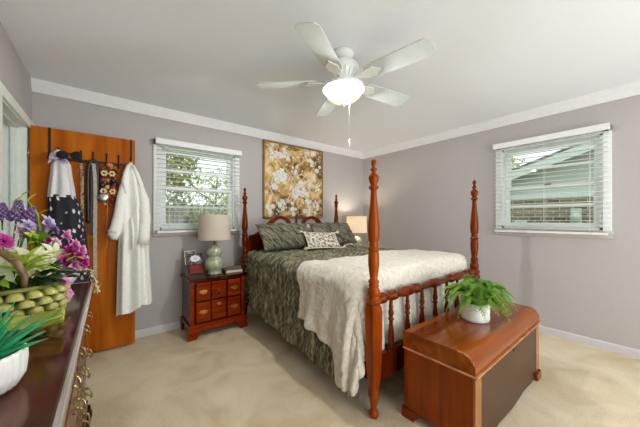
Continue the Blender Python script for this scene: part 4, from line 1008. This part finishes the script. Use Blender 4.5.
# fern on the chest
fp = thing('potted_fern', 'bushy green fern in a white cylindrical pot on the wooden chest', 'plant', (2.012, .785, ZT))
MB().lathe([(.080, 0), (.087, .004), (.089, .02), (.089, .120), (.085, .124), (.080, .120), (.080, .10)], 40).build('pot', 'pot', fp)
MB().lathe([(.002, .108), (.0805, .104)], 24, cap=False).build('soil', 'soil', fp)
rg = random.Random(21)
def frond(a, L, rise, droop):
    mb = MB(); pts = []
    for i in range(15):
        t = i/14; rr = L*t
        pts.append(Vector((rr*math.cos(a), rr*math.sin(a), .104+rise*math.sin(min(1, t*1.15)*PI*.62)-droop*t*t*t)))
    for q_ in pts:
        if math.hypot(q_.x, q_.y) > .085: q_.z = max(q_.z, .03)
    mb.tube(pts, [.0022*(1-.7*i/14) for i in range(15)], 5)
    for i in range(2, 15):
        t = i/14; tg = (pts[min(i+1, 14)]-pts[i-1]).normalized(); sd = tg.cross(Vector((0, 0, 1))).normalized()
        pl = .046*math.sin(PI*min(1, .12+t*.86))**.7
        for s_ in (-1, 1):
            for off in (0, .5):
                c = pts[i]+(pts[min(i+1, 14)]-pts[i])*off
                leafblade(mb, c, sd*s_+tg*.5+Vector((0, 0, rg.uniform(-.15, .25))), pl*rg.uniform(.85, 1.1), pl*.36, curl=.5, fold=.1, seg=3, cross=2)
    mb.build('frond', 'fern', fp)
for k in range(64):
    a = 2*PI*k/64*5.0+rg.uniform(-.3, .3); dirn = math.cos(a+.2); inner = k % 3 == 0
    Lh = (rg.uniform(.10, .16) if inner else rg.uniform(.18, .265))*(1+.12*dirn); frond(a, Lh, rg.uniform(.13, .20) if inner else rg.uniform(.09, .19), rg.uniform(.02, .08) if inner else rg.uniform(.05, .20))

# small dark fleck on the carpet near the chest
fl = MB(); fl.ball((2.05, .18, .006), (.014, .006, .005), 8, 6); flo = fl.build('carpet_fleck', 'fuzz'); tag(flo, 'tiny dark fleck lying on the open carpet in front of the chest', 'debris')

# ------------------------------------------------------------------ outdoors
M['grass'] = mat('lawn', (96, 110, 58), (138, 146, 84), .95, (6, 6, 6), .3)
M['treeleaf'] = mat('tree_leaf', (128, 134, 66), (190, 190, 116), .7, (2, 2, 2), trans=.3)
M['treeleaf2'] = mat('autumn_leaf', (156, 158, 102), (210, 206, 152), .7, (2, 2, 2), trans=.3)
M['bark'] = mat('bark', (74, 66, 56), (110, 100, 88), .95, (8, 8, 2), .4)
M['fence'] = mat('fence_board', (92, 90, 80), (128, 124, 110), .9, (6, 6, 1), .2)
M['siding'] = mat('pale_siding', (178, 182, 172), (188, 192, 182), .8, (1, 1, 20))
M['soffit'] = mat('fascia_paint', (196, 204, 198), (208, 214, 208), .6)
M['roofing'] = mat('roof_shingle', (92, 88, 84), (124, 120, 114), .9, (20, 20, 20), .3)
M['meter'] = mat('utility_grey', (168, 180, 172), (186, 196, 190), .6)
def brick():
    m, nt, p = newmat('brick'); p.inputs['Roughness'].default_value = .9
    b = nt.nodes.new('ShaderNodeTexBrick'); b.inputs['Color1'].default_value = lin((132, 116, 98)); b.inputs['Color2'].default_value = lin((92, 80, 68)); b.inputs['Mortar'].default_value = lin((178, 172, 156))
    b.inputs['Scale'].default_value = 1; b.inputs['Mortar Size'].default_value = .008; b.inputs['Brick Width'].default_value = .21; b.inputs['Row Height'].default_value = .075
    tc = nt.nodes.new('ShaderNodeTexCoord'); sx = nt.nodes.new('ShaderNodeSeparateXYZ'); cx = nt.nodes.new('ShaderNodeCombineXYZ')
    nt.links.new(tc.outputs['Object'], sx.inputs[0]); nt.links.new(sx.outputs[1], cx.inputs[0]); nt.links.new(sx.outputs[2], cx.inputs[1]); nt.links.new(cx.outputs[0], b.inputs['Vector'])
    nt.links.new(b.outputs[0], p.inputs['Base Color']); return m
M['brick'] = brick()
struct('ground', MB().box(-12, 24, YB+.2, 26, -.6, -.5), 'grass'); struct('ground_side', MB().box(XR+.2, 24, -12, YB+.2, -.6, -.5), 'grass')
def tree(label, loc, h, cr, n, m, seed, trunk=.12, low=.35, ls=.16):
    t = thing('tree', label, 'tree', loc, 0, 'trees outside the windows'); r_ = random.Random(seed)
    mb = MB(); mb.tube([(0, 0, 0), (.05, 0, h*.3), (-.05, .05, h*.6), (0, 0, h*.9)], [trunk, trunk*.8, trunk*.5, .02], 8)
    for k in range(7):
        a = k*2.4; z = h*(.35+.07*k); mb.tube([(0, 0, z), (math.cos(a)*cr*.4, math.sin(a)*cr*.4, z+cr*.3), (math.cos(a)*cr*.8, math.sin(a)*cr*.8, z+cr*.45)], [trunk*.4, trunk*.25, .01], 6)
    mb.build('trunk', 'bark', t); mb = MB()
    for _ in range(n):
        while True:
            v = Vector((r_.uniform(-1, 1), r_.uniform(-1, 1), r_.uniform(-1, 1)))
            if .3 < v.length < 1: break
        c = Vector((v.x*cr, v.y*cr, h*low+(h-h*low)*(.5+.5*v.z)))
        d = Vector((r_.uniform(-1, 1), r_.uniform(-1, 1), r_.uniform(-1, .3)))
        leafblade(mb, c, d, ls*r_.uniform(.7, 1.3), ls*.5, seg=2, cross=1)
    mb.build('foliage', m, t); return t
tree('tall leafy tree outside the window beside the robe, nearest the glass', (.62, 7.2, -.5), 4.6, 1.2, 4200, 'treeleaf', 1)
tree('thin-leaved tree outside the window behind the gourd lamp', (2.7, 8.6, -.5), 3.4, 1.0, 1300, 'treeleaf2', 2, .06, .3, .12)
tree('far bushy tree beyond the fence outside the window behind the gourd lamp', (4.6, 12.5, -.5), 2.9, 1.7, 1800, 'treeleaf', 3)
tree('far tree with low crown at the window edge nearest the robe', (-1.2, 17.5, -.5), 7.4, 2.2, 2000, 'treeleaf2', 4)
tree('pale tree standing behind the brick house next door', (13.5, 5.1, -.5), 5.9, 1.7, 3000, 'treeleaf2', 5, .14, .3, .2)
# fence behind the trees
fn = thing('garden_fence', 'weathered grey board fence outside the window beside the robe', 'fence', (0, 0, 0))
mb = MB()
for k in range(64): mb.box(-2.5+k*.152, -2.5+k*.152+.145, 10.0, 10.02, -.5, 1.72+.01*((k*7) % 3))
mb.build('fence_boards', 'fence', fn)
mb = MB(); mb.box(-2.5, 7.2, 10.02, 10.06, -.1, 0); mb.box(-2.5, 7.2, 10.02, 10.06, 1.4, 1.5); mb.build('fence_rails', 'fence', fn)
# neighbouring house
nh = thing('brick_house', 'brick house with pale gable outside the window beyond the chest', 'house', (0, 0, 0))
HX = 7.5
MB().box(HX, HX+4, -7.0, 3.0, -.5, 1.70).build('brick_wall', 'brick', nh)
MB().prism([(3.0, 1.701), (3.0, 1.97), (-2.0, 3.59), (-7.0, 1.97), (-7.0, 1.701)], HX+.03, HX+3.98, 'x').build('gable_siding', 'siding', nh)
th = math.atan2(1.62, 5.0)
def slope(off0, off1, x0, x1, sgn):
    e = .45
    a = (3.0+e, 2.0-e*1.62/5.0); b = (-2.0, 3.62)
    if sgn < 0: a = (-7.0-e, a[1])
    return [(a[0], a[1]+off0), (b[0], b[1]+off0), (b[0], b[1]+off1), (a[0], a[1]+off1)]
for s_ in (1, -1):
    MB().prism(slope(.02, .08, 0, 0, s_), HX-.2, HX+4.3, 'x').build('roof_slope', 'roofing', nh)
    MB().prism(slope(-.16, .02, 0, 0, s_), HX-.2, HX-.16, 'x').build('fascia', 'soffit', nh)
    MB().prism(slope(-.04, .0, 0, 0, s_), HX-.16, HX+.03, 'x').build('soffit', 'soffit', nh)
MB().box(HX-.02, HX+.03, -7, 3.0, 1.69, 1.80).build('frieze_board', 'soffit', nh)
ub = thing('utility_meter', 'round-faced electric meter on the brick wall next door', 'electric meter', (HX-.001, 1.0, 1.05))
MB().box(-.10, 0, -.08, .08, -.02, .40, .01).build('meter_box', 'meter', ub)
MB().lathe([(.085, 0), (.085, .05), (.07, .07), (.002, .075)], 20, T(-.10, 0, .22) @ R(-PI/2, 'Y')).build('meter_dial', 'meter', ub)
u2 = MB().box(HX-.06, HX, 1.82, 2.05, 1.06, 1.2, .01).build('vent_box', 'meter'); tag(u2, 'small grey vent box low on the brick wall next door', 'vent')
